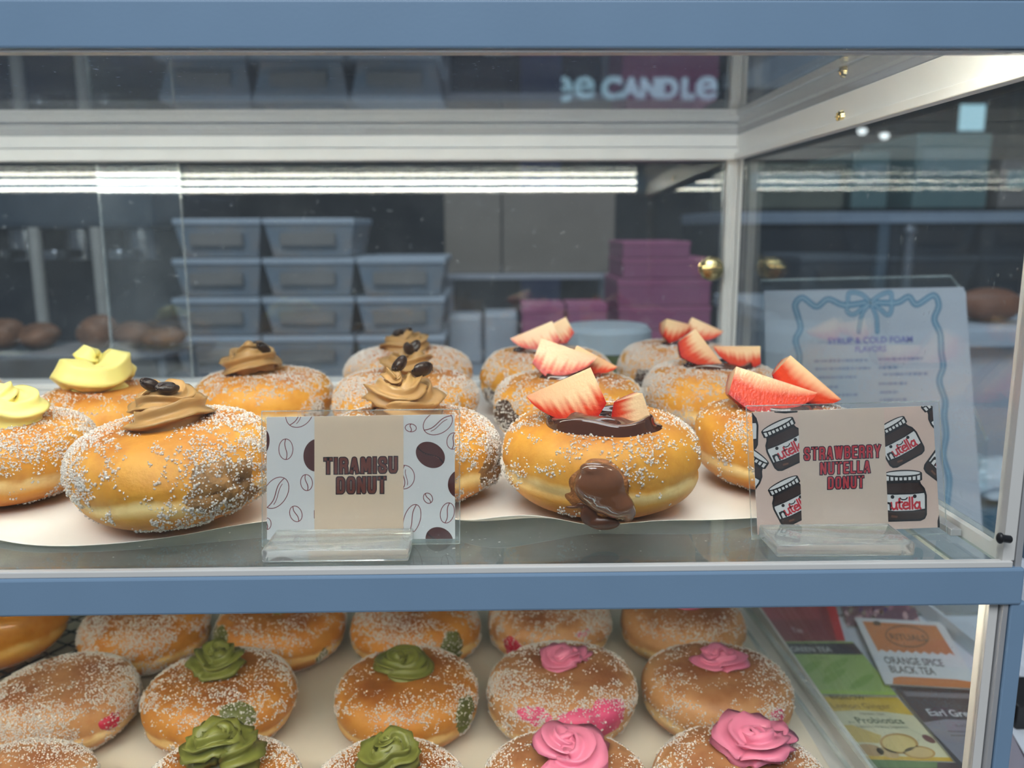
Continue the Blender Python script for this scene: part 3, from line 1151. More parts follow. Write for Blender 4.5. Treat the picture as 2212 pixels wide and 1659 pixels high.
low('plain sugared jam donut at the left of the middle row, lower shelf', 138, 'mid', .0475, 9, 'heavy', m_dough_pink, spin=.5, fills=(('red', -28, .0, .16, .24),), group=GL)
low('matcha donut left of centre on the lower shelf, green filling low on its right', 478, 'mid', .0495, 11, 'medium', spin=1.7, cream=('matcha_a', m_matcha, .000, .004, 1, .4, 0), fills=(('matcha', -58, .46, .26, .40),))
low('matcha donut at the centre of the lower shelf with a flat oval green swirl', 880, 'mid', .0485, 13, 'sparse', spin=.6, cream=('matcha_b', m_matcha, -.004, .006, 1.0, .2, 0), fills=(('matcha', -30, .05, .24, .62),))
low('pink cream donut in the middle of the lower shelf with a broad pink stain', 1215, 'mid', .0505, 15, 'medium', m_dough_pink, spin=2.4, cream=('pink_a', m_pink, .002, .006, 1, .2, 0), fills=(('pink', -66, .38, .54, .56), ('pink', -118, .42, .34, .26)))
low('pink cream donut at the right of the middle row with a small pink stain', 1547, 'mid', .0490, 17, 'sparse', m_dough_pink, spin=3.3, cream=('pink_b', m_pink, .003, .008, 1, 1.3, 0), fills=(('pink', -56, .20, .22, .34),))
low('front matcha donut near the left with a tall green rosette, cut by the bottom edge', 468, 'front', .0470, 23, 'heavy', spin=.9, cream=('matcha_c', m_matcha, .0, .008, 1.15, 1.0, 0))
low('front matcha donut below the centre with a green rosette, cut by the bottom edge', 842, 'front', .0445, 25, 'heavy', spin=2.9, cream=('matcha_d', m_matcha, .002, .006, 1.0, 2.0, 0))
low('front pink cream donut cut by the bottom edge, sparsely sugared', 1222, 'front', .0470, 27, 'light', m_dough_pink, spin=1.1, cream=('pink_c', m_pink, .0, .008, 1.22, .3, 0))
low('front pink cream donut beside the clear strip and the tea sachets', 1600, 'front', .0485, 29, 'medium', m_dough_pink, spin=.3, cream=('pink_d', m_pink, .012, .008, 1.16, .7, 0))
low('plain sugared donut in the lower left corner below the jam donut', 20, 'front', .0460, 21, 'heavy', m_dough_pink, spin=.8)
low('plain sugared donut in the back row beside the wire rack', 322, 'back', .0500, 31, 'medium', spin=.2, tilt=(0, -.06))
low('matcha donut in the back row with green filling on its left side', 612, 'back', .0505, 5, 'sparse', spin=2.0, cream=('matcha_a', m_matcha, .0, .0, .95, 2.1, 0), fills=(('matcha', -148, .20, .36, .5), ('matcha', -40, -.2, .12, .2)))
low('matcha donut in the back row with green filling to the right of its front', 900, 'back', .0495, 7, 'medium', spin=1.1, cream=('matcha_b', m_matcha, .0, .004, .9, 1.2, 0), fills=(('matcha', -52, .06, .22, .42),))
low('pink cream donut in the back row with a bright red patch at its left', 1185, 'back', .0495, 3, 'medium', m_dough_pink, dy=.005, spin=.9, cream=('pink_a', m_pink, .0, .004, .95, 2, 0), fills=(('red', -128, -.05, .20, .34), ('pink', -60, .45, .16, .14)))
low('pale pink cream donut in the back row next to the clear strip', 1470, 'back', .0495, 1, 'sparse', m_dough_pink, spin=1.9, cream=('pink_b', m_pink, .003, -.001, .95, 0, 0))

# wire rack with a glazed donut
m_wire = pbr('black_wire', (.015, .018, .022), .35)
ra, rb = at(192, 1338, z=ZD + .012), at(20, 1520, z=ZD + .012)
rk = MB()
rx1 = ra[0]
ry0, ry1 = at(60, 1500, z=ZD + .012)[1], ra[1] + .03
rc = empty('wire_rack', (rx1 - .1, (ry0 + ry1) / 2, ZD), 'black wire cooling rack under the glazed donut, lower shelf', 'cooling rack')
g_ = MB()
n_ = 13
for i in range(n_):
    xx = -.1 + i * .2 / (n_ - 1)
    g_.cyl((xx, -.09, .0115), (xx, .09, .0115), .0007, 8)
for i in range(12):
    yy = -.09 + i * .18 / 11
    g_.cyl((-.1, yy, .0125), (.1, yy, .0125), .0007, 8)
g_.build('wire_grid', m_wire, rc, True)
fr = MB()
for p, q in (((-.1, -.09), (.1, -.09)), ((.1, -.09), (.1, .09)), ((.1, .09), (-.1, .09)), ((-.1, .09), (-.1, -.09))):
    fr.cyl((*p, .012), (*q, .012), .0016, 10)
fr.build('rim_wire', m_wire, rc, True)
for p in ((-.095, -.085), (.095, -.085), (.095, .085), (-.095, .085)):
    MB().cyl((*p, 0.0002), (*p, .012), .0014, 8).build('foot', m_wire, rc, True)
rc.rotation_euler = (0, 0, -.45)
rc.location = (at(20, 1400, z=ZD)[0] - .022, at(20, 1400, z=ZD)[1] + .010, ZD)
p = at(-25, 1345, z=ZD + .04)
donut('unsugared shiny glazed donut on the wire rack, upper left of the lower shelf', p[0], p[1], ZD + .0140, .0560, m_dough_glaze, 9, None, 'glazed donuts', 1.0, fills=(('red', -100, -.55, .5, .10),))

# ------------------------------------------------------------------ printed things


class Art:
    """flat print made of coloured polygons; points are given in picture coordinates of the print and mapped into the place"""

    def __init__(s, mp, nrm, step=.000025):
        s.mp, s.nrm, s.step = mp, np.array(nrm, float), step
        s.items = []
        s.layer = 0

    def up(s, k=1):
        s.layer += k

    def poly(s, pts, col):
        s.items.append(([tuple(p) for p in pts], [list(range(len(pts)))], col, s.layer))

    def stroke(s, pts, w, col, closed=False, cap='round'):
        P = [np.array(p, float) for p in pts]
        if closed:
            P = P + [P[0]]
        vs, fs = [], []
        for a, b in zip(P[:-1], P[1:]):
            d = b - a
            L = np.linalg.norm(d)
            if L < 1e-9:
                continue
            d /= L
            n = np.array([-d[1], d[0]]) * w / 2
            e0 = e1 = 0
            if cap == 'square':
                e0 = w / 2 if a is P[0] else 0
                e1 = w / 2 if b is P[-1] else 0
            a2, b2 = a - d * e0, b + d * e1
            k = len(vs)
            vs += [tuple(a2 - n), tuple(b2 - n), tuple(b2 + n), tuple(a2 + n)]
            fs.append([k, k + 1, k + 2, k + 3])
        inner = P if cap == 'round' else P[1:-1]
        for c in inner:
            k = len(vs)
            vs += [tuple(c + w / 2 * np.array([math.cos(q * math.pi / 6), math.sin(q * math.pi / 6)])) for q in range(12)]
            fs.append(list(range(k, k + 12)))
        s.items.append((vs, fs, col, s.layer))

    def ellipse(s, c, rx, ry, rot, col, w=None, n=40):
        pts = []
        for k in range(n):
            a = 2 * math.pi * k / n
            x, y = rx * math.cos(a), ry * math.sin(a)
            pts.append((c[0] + x * math.cos(rot) - y * math.sin(rot), c[1] + x * math.sin(rot) + y * math.cos(rot)))
        if w:
            s.stroke(pts, w, col, True)
        else:
            s.poly(pts, col)

    def text(s, body, o, ux, uy, col, bold=0.0, italic=0.0, align='LEFT'):
        """built-in font; ux, uy = picture vectors of one em to the right and up"""
        cu = bpy.data.curves.new('txt', 'FONT')
        cu.body = body
        cu.offset = bold
        cu.align_x = align
        cu.shear = italic
        cu.resolution_u = 3
        ob = bpy.data.objects.new('txt', cu)
        C.objects.link(ob)
        dg = bpy.context.evaluated_depsgraph_get()
        me = bpy.data.meshes.new_from_object(ob.evaluated_get(dg))
        bpy.data.objects.remove(ob)
        bpy.data.curves.remove(cu)
        ux, uy, o = np.array(ux, float), np.array(uy, float), np.array(o, float)
        vs = [tuple(o + ux * v.co.x + uy * v.co.y) for v in me.vertices]
        fs = [list(p_.vertices) for p_ in me.polygons]
        bpy.data.meshes.remove(me)
        s.items.append((vs, fs, col, s.layer))

    def build(s, name, parent, origin, mat=m_print, clip=None):
        bm = bmesh.new()
        cl = bm.loops.layers.float_color.new('ink')
        for vs, fs, col, ly in s.items:
            many = len(fs) > 1 and len(vs) == sum(len(f) for f in fs)
            for k_, f in enumerate(fs):
                if many:       # overlapping pieces of one pen line lie a hair apart
                    t = {i: bm.verts.new((*vs[i], ly + .45 * k_ / len(fs))) for i in f}
                elif k_ == 0:
                    t = [bm.verts.new((*v, ly)) for v in vs]
                try:
                    fc = bm.faces.new([t[i] for i in f])
                except ValueError:
                    continue
                for lp in fc.loops:
                    lp[cl] = (*col, 1)
        if clip:
            cx = sum(p[0] for p in clip) / len(clip)
            cy = sum(p[1] for p in clip) / len(clip)
            for a, b in zip(clip, clip[1:] + clip[:1]):
                n = Vector((b[1] - a[1], -(b[0] - a[0]), 0)).normalized()
                if n.dot(Vector((cx - a[0], cy - a[1], 0))) > 0:
                    n = -n
                bmesh.ops.bisect_plane(bm, geom=bm.verts[:] + bm.edges[:] + bm.faces[:], plane_co=(a[0], a[1], 0), plane_no=n, clear_outer=True)
        bmesh.ops.triangulate(bm, faces=[f for f in bm.faces if len(f.verts) > 4])
        for v in bm.verts:
            w = np.array(s.mp(v.co.x, v.co.y)) + s.nrm * (s.step * (1 + v.co.z))
            v.co = Vector(w - np.array(origin))
        for f in bm.faces:
            f.normal_update()
            if f.normal.dot(Vector(s.nrm)) < 0:
                f.normal_flip()
        me = bpy.data.meshes.new(name)
        bm.to_mesh(me)
        bm.free()
        return link(name, me, mat, parent)


GLY = {
    'T': (.95, [[(0, 1), (1, 1)], [(.5, 1), (.5, 0)]]), 'I': (.0, [[(.5, 1), (.5, 0)]]),
    'R': (1, [[(0, 0), (0, 1), (.7, 1), (.93, .93), (1, .8), (1, .68), (.93, .55), (.7, .48), (0, .48)], [(.62, .48), (.97, .35), (1, 0)]]),
    'A': (1.05, [[(0, 0), (.42, 1), (.58, 1), (1, 0)], [(.2, .26), (.8, .26)]]),
    'M': (1.35, [[(0, 0), (0, 1), (.14, 1), (.5, .15), (.86, 1), (1, 1), (1, 0)]]),
    'S': (1, [[(1, .72), (1, .85), (.85, 1), (.2, 1), (0, .87), (0, .70), (.2, .55), (.8, .42), (1, .28), (1, .14), (.82, 0), (.18, 0), (0, .14), (0, .28)]]),
    'U': (1, [[(0, 1), (0, .16), (.18, 0), (.82, 0), (1, .16), (1, 1)]]),
    'D': (1, [[(0, 0), (0, 1), (.72, 1), (.94, .9), (1, .78), (1, .22), (.94, .1), (.72, 0), (0, 0)]]),
    'O': (1, [[(0, .2), (0, .84), (.2, 1), (.8, 1), (1, .84), (1, .16), (.8, 0), (.2, 0), (0, .16), (0, .3)]]),
    'N': (1.05, [[(0, 0), (0, 1), (.08, 1), (.92, 0), (1, 0), (1, 1)]]),
    'W': (1.5, [[(0, 1), (.22, 0), (.3, 0), (.46, 1), (.54, 1), (.7, 0), (.78, 0), (1, 1)]]),
    'B': (1, [[(0, 0), (0, 1), (.7, 1), (.96, .9), (.96, .62), (.7, .52), (0, .52)], [(.7, .52), (1, .42), (1, .1), (.74, 0), (0, 0)]]),
    'E': (.8, [[(1, 1), (0, 1), (0, 0), (1, 0)], [(0, .5), (.85, .5)]]),
    'Y': (1.05, [[(0, 1), (.5, .42), (1, 1)], [(.5, .42), (.5, 0)]]),
    'L': (.75, [[(0, 1), (0, 0), (1, 0)]]),
}


def block_word(art, word, x0, x1, y0, y1, slope, th, col, line, lw):
    """condensed block capitals, y down, between x0..x1 (at y0 top, y1 bottom); slope = rise per px"""
    hgt = y1 - y0
    base = .30 * hgt
    ws = [th + GLY[c][0] * base for c in word]
    gap = .16 * hgt * .45
    tot = sum(ws) + gap * (len(word) - 1)
    k = (x1 - x0) / tot
    lay = art.layer
    for ps in range(2):
        x = x0
        art.layer = lay + ps
        for c, w in zip(word, ws):
            w2 = w * k
            for pl in GLY[c][1]:
                pts = []
                for u, v in pl:
                    X = x + th / 2 + u * (w2 - th)
                    Y = y1 - th / 2 - v * (hgt - th)
                    pts.append((X, Y - (X - x0) * slope))
                art.stroke(pts, th + lw if ps == 0 else th - lw, line if ps == 0 else col, cap='square')
            x += w2 + gap * k
    art.layer = lay + 2


HAND = {
    'n': (.46, [[(0, 0), (.02, .55)], [(.0, .36), (.16, .55), (.34, .50), (.38, .3), (.38, 0)]]),
    'u': (.46, [[(0, .55), (.02, .15), (.15, 0), (.32, .08), (.36, .3)], [(.36, .55), (.36, .2), (.42, 0)]]),
    't': (.40, [[(.14, .85), (.14, .12), (.3, .0)], [(0, .56), (.34, .58)]]),
    'e': (.46, [[(.02, .28), (.38, .34), (.32, .53), (.14, .54), (.0, .32), (.05, .08), (.2, 0), (.38, .08)]]),
    'l': (.20, [[(.05, .95), (.05, 0)]]),
    'a': (.46, [[(.36, .48), (.16, .55), (0, .3), (.08, .04), (.24, .02), (.36, .25)], [(.37, .54), (.36, .1), (.43, 0)]]),
}
BLK, RED = (.010, .009, .012), srgb(206, 48, 62)


def jar(art, cx, cy, k, rot):
    """cartoon chocolate spread jar printed on the card; (cx, cy) = middle of the jar, y down"""
    cr, sr = math.cos(rot), math.sin(rot)

    def T(p):
        x, y = p[0], p[1] - .55
        return (cx + k * (x * cr - y * sr), cy - k * (x * sr + y * cr))
    brown, whi, hi = srgb(58, 38, 34), srgb(232, 230, 228), srgb(112, 74, 56)
    body = [(-.36, 0), (.36, 0), (.45, .04), (.49, .12), (.50, .55), (.46, .70), (.38, .80), (.36, .86), (-.36, .86), (-.38, .80), (-.46, .70), (-.50, .55), (-.49, .12), (-.45, .04)]
    L0 = art.layer
    art.poly([T(p) for p in body], brown)
    art.up()
    lab = [(-.495, .24), (-.2, .20), (.2, .20), (.495, .24), (.495, .62), (.2, .595), (-.2, .595), (-.495, .62)]
    art.poly([T(p) for p in lab], whi)
    lid = [(-.40, .88), (-.43, .90), (-.43, 1.05), (.43, 1.05), (.43, .90), (.40, .88), (.2, .855), (-.2, .855)]
    art.poly([T(p) for p in lid], BLK)
    art.up()
    art.stroke([T(p) for p in body], .045 * k, BLK, True)
    art.stroke([T(p) for p in lab[:4]], .03 * k, BLK)
    art.stroke([T(p) for p in lab[4:]], .03 * k, BLK)
    for i in range(8):
        x = -.35 + i * .10
        art.poly([T(p) for p in ((x - .03, .90), (x + .03, .90), (x + .035, 1.02), (x - .035, 1.02))], whi)
    art.poly([T((.43 * math.cos(a), 1.05 + .085 * math.sin(a))) for a in np.linspace(0, 2 * math.pi, 30)[:-1]], BLK)
    art.up()
    art.poly([T((.385 * math.cos(a), 1.055 + .05 * math.sin(a))) for a in np.linspace(0, 2 * math.pi, 30)[:-1]], whi)
    art.poly([T(p) for p in ((-.30, .08), (-.16, .06), (-.14, .10), (-.28, .13))], hi)
    for ex in (-.25, .25):
        art.poly([T((ex + .042 * math.cos(a), .535 + .042 * math.sin(a))) for a in np.linspace(0, 2 * math.pi, 16)[:-1]], BLK)
    art.stroke([T((.08 * math.cos(a), .515 + .05 * math.sin(a))) for a in np.linspace(math.pi * 1.05, math.pi * 1.95, 9)], .026 * k, BLK)
    x = -.42
    for i, ch in enumerate('nutella'):
        w, pl = HAND[ch]
        for q in pl:
            art.stroke([T((x + u * .32, .255 + v * .27)) for u, v in q], .045 * k, BLK if i == 0 else RED)
        x += w * .32 * .94
    art.layer = L0


def bean_print(art, cx, cy, rx, ry, rot, solid=False, cut=None):
    mar = srgb(128, 40, 44)
    cr, sr = math.cos(rot), math.sin(rot)
    T = lambda x, y: (cx + x * cr - y * sr, cy + x * sr + y * cr)
    line = [T(rx * .16 * math.sin(v * 3.0) , ry * v) for v in np.linspace(-.96, .96, 13)]
    if solid:
        art.ellipse((cx, cy), rx, ry, rot, srgb(84, 32, 24))
        art.up()
        art.stroke(line, 14, srgb(48, 16, 14))
        art.stroke([(p[0] - 9, p[1]) for p in line[2:-2]], 5, srgb(140, 78, 62))
        art.layer -= 1
    else:
        art.ellipse((cx, cy), rx, ry, rot, mar, 7)
        art.stroke(line, 8, mar)
        if rx > 90:
            art.stroke([(p[0] + 26 * cr, p[1] + 26 * sr) for p in line[2:-2]], 6, mar)


def sign(label, quad_card, quad_sleeve, zoom, paint, yplane, block, name='price_card'):
    """laminated card in an acrylic block; zoom maps print coordinates to the picture"""
    ox, oy, k = zoom
    mp = lambda x, y: at(ox + x / k, oy + y / k, y=yplane)
    org = mp(sum(p[0] for p in quad_card) / 4, max(p[1] for p in quad_card))
    root = empty(name, org, label, 'sign', None)
    art = Art(mp, (0, -1, 0))
    paint(art)
    o = art.build('printed_card', root, org, clip=quad_card)
    # card stock behind the print
    def slab(nm, quad, y0, y1, mat):
        P = [mp(*p) - np.array(org) for p in quad]
        vs = [(p[0], y0, p[2]) for p in P] + [(p[0], y1, p[2]) for p in P]
        mb = MB().raw(vs, [(0, 1, 2, 3), (7, 6, 5, 4)] + [(i, (i + 1) % 4, 4 + (i + 1) % 4, 4 + i) for i in range(4)])
        return mb.build(nm, mat, root)
    slab('card_stock', quad_card, 0, .0003, m_paper)
    sl = slab('laminate_sleeve', quad_sleeve, -.0009, .0008, m_sleeve)
    em = MB()
    P = [mp(*p) - np.array(org) for p in quad_sleeve]
    for a, b in zip(P, P[1:] + P[:1]):
        em.cyl((a[0], -.0001, a[2]), (b[0], -.0001, b[2]), .0003, 6)
    em.build('sleeve_edge', m_edge, root)
    return root


def p_tiramisu(a):
    a.poly([(0, 0), (2018, 0), (2018, 1659), (0, 1659)], srgb(226, 224, 222))
    a.up()
    for b in ((258, 450, 68, 100, 0), (458, 773, 57, 78, -.12), (355, 1076, 58, 78, -.35), (1468, 243, 54, 38, .1), (1635, 924, 42, 52, -.5), (1822, 1067, 66, 100, .25), (1880, 370, 62, 80, .2), (75, 1172, 40, 56, 0)):
        bean_print(a, *b)
    for b in ((160, 872, 110, 165, .55), (390, 100, 120, 150, .7), (1730, 195, 105, 150, 1.1), (1480, 1130, 78, 150, .30), (1400, 720, 104, 115, .1)):
        bean_print(a, *b)
    for b in ((560, 508, 132, 160, .15), (1658, 505, 118, 150, -1.0), (1950, 785, 122, 140, .2), (1745, 1330, 120, 140, -1.0), (40, 380, 60, 120, .1), (300, 1320, 110, 70, 0)):
        bean_print(a, *b, solid=True)
    a.up(3)
    a.poly([(535, 0), (1397, 0), (1397, 1659), (535, 1659)], srgb(232, 207, 178))
    a.poly([(531, 1040), (537, 1040), (537, 1120), (531, 1120)], srgb(128, 40, 44))
    a.up()
    block_word(a, 'TIRAMISU', 624, 1342, 530, 694, .017, 37, srgb(112, 50, 34), srgb(36, 12, 22), 10)
    block_word(a, 'DONUT', 746, 1232, 716, 884, .012, 37, srgb(112, 50, 34), srgb(36, 12, 22), 10)


def p_straw(a):
    a.poly([(0, 0), (2008, 0), (2008, 1659), (0, 1659)], srgb(226, 198, 184))
    a.up()
    for j in ((425, 470, 385, .44), (478, 1010, 365, .46), (1492, 452, 365, .50), (1535, 965, 420, .03), (10, 730, 400, -.60), (-52, 300, 420, 0), (1992, 655, 390, -.65), (1941, 175, 370, .70), (-26, 1440, 420, 0), (2090, 1200, 450, 0)):
        jar(a, *j)
    a.poly([(300, 150), (540, 150), (535, 178), (420, 188), (320, 180)], BLK)
    a.up(5)
    a.poly([(534, 0), (1341, 0), (1345, 100), (1398, 1400), (1400, 1659), (590, 1659)], srgb(222, 201, 184))
    a.up()
    block_word(a, 'STRAWBERRY', 592, 1320, 506, 634, .040, 26, srgb(196, 56, 66), srgb(32, 14, 46), 8)
    block_word(a, 'NUTELLA', 744, 1222, 646, 768, .040, 26, srgb(196, 56, 66), srgb(32, 14, 46), 8)
    block_word(a, 'DONUT', 816, 1162, 782, 904, .038, 26, srgb(196, 56, 66), srgb(32, 14, 46), 8)


YC = .0335
sign('laminated white and beige card reading tiramisu donut, printed with coffee beans', [(70, 140), (1893, 113), (1897, 1318), (75, 1326)], [(25, 82), (1940, 62), (1942, 1362), (30, 1392)],
     (560, 870, 2018 / 450), p_tiramisu, YC, None)
sign('laminated pink card reading strawberry donut, printed with spread jars', [(105, 178), (1808, 115), (1878, 1262), (160, 1332)], [(50, 118), (1868, 72), (1942, 1322), (105, 1375)],
     (1600, 850, 2008 / 460), p_straw, YC, None)

m_acr = None
mA, ntA, outA = nodes('clear_acrylic_block')
bA = N(ntA, 'BsdfPrincipled')
bA.inputs['Base Color'].default_value = (.97, .97, .95, 1)
bA.inputs['Roughness'].default_value = .03
bA.inputs['IOR'].default_value = 1.49
bA.inputs['Transmission Weight'].default_value = .86
ntA.links.new(bA.outputs[0], outA.inputs[0])
m_acr = mA


def card_block(label, xl, xr, group):
    """clear acrylic block with a slot at the back that grips a card"""
    p0, p1 = at(xl, 1221, z=ZS), at(xr, 1221, z=ZS)
    w = (p1[0] - p0[0])
    root = empty('card_holder', ((p0[0] + p1[0]) / 2, .0045, ZS), label, 'card holder', group)
    MB().box((-w / 2, 0, .0002), (w / 2, YC - .0045 - .0016, .0066), .0012, 3).build('block', m_acr, root, True)
    MB().box((-w / 2 + .004, YC - .0045 + .0016, .0002), (w / 2 - .002, YC - .0045 + .0046, .0072), .0006).build('back_lip', m_acr, root, True)
    MB().box((-w / 2 + .002, YC - .0045 - .0016, .0002), (w / 2 - .002, YC - .0045 + .0016, .0014), .0002).build('slot_floor', m_acr, root, True)
    return root


card_block('clear acrylic block gripping the tiramisu card', 563, 881, 'acrylic card blocks')
card_block('clear acrylic block gripping the strawberry card', 1690, 2000, 'acrylic card blocks')

# menu in an acrylic stand outside the right hand glass
YM = .400
mm = lambda x, y: at(1640 + x / 4.706, 590 + y / 4.706, y=YM)
org = mm(1100, 3000)
org[2] = ZC
menu = empty('menu_stand', org, 'clear acrylic menu stand with a blue bow bordered drinks list, outside the right glass', 'menu')
ma = Art(mm, (0, -1, 0), .00004)
quad_m = [(52, 180), (2075, 140), (2098, 200), (2300, 3000), (90, 3000)]
ma.poly(quad_m, srgb(184, 188, 200))
ma.up()
bl, lt_ = srgb(78, 132, 164), srgb(146, 174, 196)


def ribbon(pts, w):
    n = 8
    P = np.array(pts, float)
    out = []
    for i in range(len(P) - 1):           # catmull-rom
        a, b, c, d = P[max(i - 1, 0)], P[i], P[i + 1], P[min(i + 2, len(P) - 1)]
        for k in range(n):
            t = k / n
            out.append(.5 * ((2 * b) + (-a + c) * t + (2 * a - 5 * b + 4 * c - d) * t ** 2 + (-a + 3 * b - 3 * c + d) * t ** 3))
    out.append(P[-1])
    ma.stroke(out, w, bl)
    ma.up()
    ma.stroke(out, w * .42, lt_)
    ma.layer -= 1


ribbon([(1080, 300), (860, 325), (700, 265), (580, 340), (440, 250), (365, 320), (390, 430), (420, 560), (370, 680), (410, 840), (395, 1000), (430, 1200), (400, 1400), (450, 1700), (420, 2000), (470, 2300)], 62)
ribbon([(1180, 300), (1400, 300), (1520, 240), (1600, 320), (1770, 225), (1825, 330), (1780, 470), (1840, 620), (1850, 800), (1870, 950), (1830, 1100), (1890, 1300), (1880, 1450), (1900, 1650), (1870, 1850), (1930, 2100), (1900, 2400)], 62)
ribbon([(1130, 300), (1040, 215), (920, 200), (900, 280), (895, 390), (960, 420), (1060, 350), (1130, 300)], 46)
ribbon([(1130, 300), (1220, 230), (1330, 195), (1345, 280), (1340, 390), (1300, 425), (1210, 350), (1130, 300)], 46)
ribbon([(1110, 330), (1045, 420), (1010, 600)], 44)
ribbon([(1140, 330), (1190, 440), (1200, 600)], 44)
ma.ellipse((1133, 302), 42, 42, 0, bl)
ma.up(2)
pur = srgb(118, 118, 186)
ma.text('SYRUP & COLD FOAM', (1130, 712), (88, -2), (0, -92), pur, .02, align='CENTER')
ma.text('FLAVORS', (1132, 800), (78, -2), (0, -88), pur, .02, align='CENTER')
gr = srgb(120, 140, 172)
g2 = np.random.default_rng(4)
for x0, x1, y in ((560, 1100, 895), (570, 1130, 975), (600, 985, 1062), (690, 800, 1158), (760, 1000, 1240), (1210, 1660, 875), (1215, 1400, 962), (1260, 1720, 1030), (1215, 1500, 1125), (1225, 1410, 1212), (1225, 1500, 1290)):
    x = x0
    while x < x1:
        w = g2.uniform(14, 50)
        ma.stroke([(x, y - (x - x0) * .02), (min(x + w, x1), y - (x + w - x0) * .02)], g2.uniform(18, 30), gr, cap='butt')
        x += w + g2.uniform(4, 16)
ma.build('menu_sheet', menu, org)
P = [mm(x, y) - org for x, y in ((22, 75), (1960, 30), (2040, 135), (2105, 200), (2140, 1230), (2330, 1700), (2330, 3000), (10, 3000))]
for p_ in P[-2:]:
    p_[2] = .003
vs = [(p_[0], .0035, max(p_[2], .003)) for p_ in P] + [(p_[0], .0010, max(p_[2], .003)) for p_ in P]
n = len(P)
MB().raw(vs, [list(range(n)), list(range(n, 2 * n))[::-1]] + [[i, (i + 1) % n, n + (i + 1) % n, n + i] for i in range(n)]).build('back_panel', m_side, menu)
em = MB()
for a, b in zip(P[:6], P[1:6]):
    em.cyl((a[0], .0025, a[2]), (b[0], .0025, b[2]), .0012, 8)
em.build('panel_edge', m_edge, menu)
MB().box((P[-1][0], -.045, .0002), (P[-2][0], .004, .003), .0006).build('foot_plate', m_acr, menu)

# ------------------------------------------------------------------ tea sachets beside the case
ZT = ZC + .0055
cnt_m = pbr('white_laminate', srgb(214, 220, 230), .4, var=.03, vscale=6)
ctr = MB().box((XL - .2, -.02, ZC - .04), (1.1, .49, ZC - .0002), .002).box((XL - .18, .0, 0), (1.08, .48, ZC - .04))
tag(ctr.build('front_counter', cnt_m), 'white counter carrying the display case and the tea sachets', 'counter')
tr0, tr1 = at(1985, 1300, z=ZC + .012), at(2130, 1414, z=ZC + .012)
tt = MB()
tx0, ty0, ty1 = XR + .0085, .012, .34
tt.box((tx0, ty0, ZC), (tr1[0] + .03, ty1, ZC + .0020), .0004)
d_ = Vector(tr0) - Vector(tr1)
d_.z = 0
pA, pB = Vector(tr1) - d_ * .9, Vector(tr0) + d_ * .12
pA.z = pB.z = ZC
nn = Vector((d_.y, -d_.x, 0)).normalized() * .003
vs = []
for P_ in (pA, pB):
    for q, zz in ((0, .002), (1, .002), (1, .016), (0, .016)):
        vs.append((P_.x + nn.x * q, P_.y + nn.y * q, ZC + zz))
tt.raw(vs, [(0, 1, 2, 3), (7, 6, 5, 4)] + [(i, (i + 1) % 4, 4 + (i + 1) % 4, 4 + i) for i in range(4)])
tag(tt.build('tea_tray', pbr('white_tray', srgb(206, 212, 222), .3, var=.02)), 'shallow white tray holding the tea sachets right of the case', 'tray')

m_foil = print_mat('sachet_print', .32, .5)


def sachet(label, quad, z, paint):
    mp = lambda x, y: at(x, y, z=z + .0016)
    P = [mp(*p) for p in quad]
    c = sum(P) / 4
    org = np.array((c[0], c[1], z))
    root = empty('tea_sachet', org, label, 'tea bag', 'tea sachets in the tray')
    n = 14
    V = []
    for side in (1, -1):
        for i in range(n + 1):
            for j in range(n + 1):
                u, v = i / n, j / n
                p = (P[0] * (1 - u) + P[1] * u) * (1 - v) + (P[3] * (1 - u) + P[2] * u) * v - org
                pl = (min(1, 6 * u, 6 * (1 - u)) * min(1, 6 * v, 6 * (1 - v)))
                V.append((p[0], p[1], .0008 + side * (.0002 + .0005 * pl)))
    F = []
    m_ = (n + 1) ** 2
    for s_ in (0, 1):
        for i in range(n):
            for j in range(n):
                q = [s_ * m_ + a for a in (i * (n + 1) + j, (i + 1) * (n + 1) + j, (i + 1) * (n + 1) + j + 1, i * (n + 1) + j + 1)]
                F.append(q)
    b_ = [i * (n + 1) for i in range(n + 1)] + [n * (n + 1) + j for j in range(1, n + 1)] + [i * (n + 1) + n for i in range(n - 1, -1, -1)] + [j for j in range(n - 1, 0, -1)]
    for k in range(len(b_)):
        a, b = b_[k], b_[(k + 1) % len(b_)]
        F.append((a, b, m_ + b, m_ + a))
    mb = MB().raw(V, F)
    mb.build('sachet', pbr('sachet_paper', srgb(206, 204, 200), .4, var=.02), root, True)
    art = Art(mp, (0, 0, 1), .00003)
    paint(art)
    art.build('print', root, org, m_foil, clip=list(quad))
    return root


def tq(q, u, v):
    """picture point inside a quad"""
    q = [np.array(p, float) for p in q]
    return tuple((q[0] * (1 - u) + q[1] * u) * (1 - v) + (q[3] * (1 - u) + q[2] * u) * v)


def band(a, q, u0, v0, u1, v1, col):
    a.poly([tq(q, u0, v0), tq(q, u1, v0), tq(q, u1, v1), tq(q, u0, v1)], col)


def line_text(a, q, s_, u, v, size, col, bold=.01, wide=1.0):
    o = np.array(tq(q, u, v))
    ux = np.array(tq(q, u + .1, v)) - o
    uy = np.array(tq(q, u, v - .1)) - o
    H = np.linalg.norm(uy)
    a.text(s_, o, ux / np.linalg.norm(ux) * size * wide, uy / H * size, col, bold)


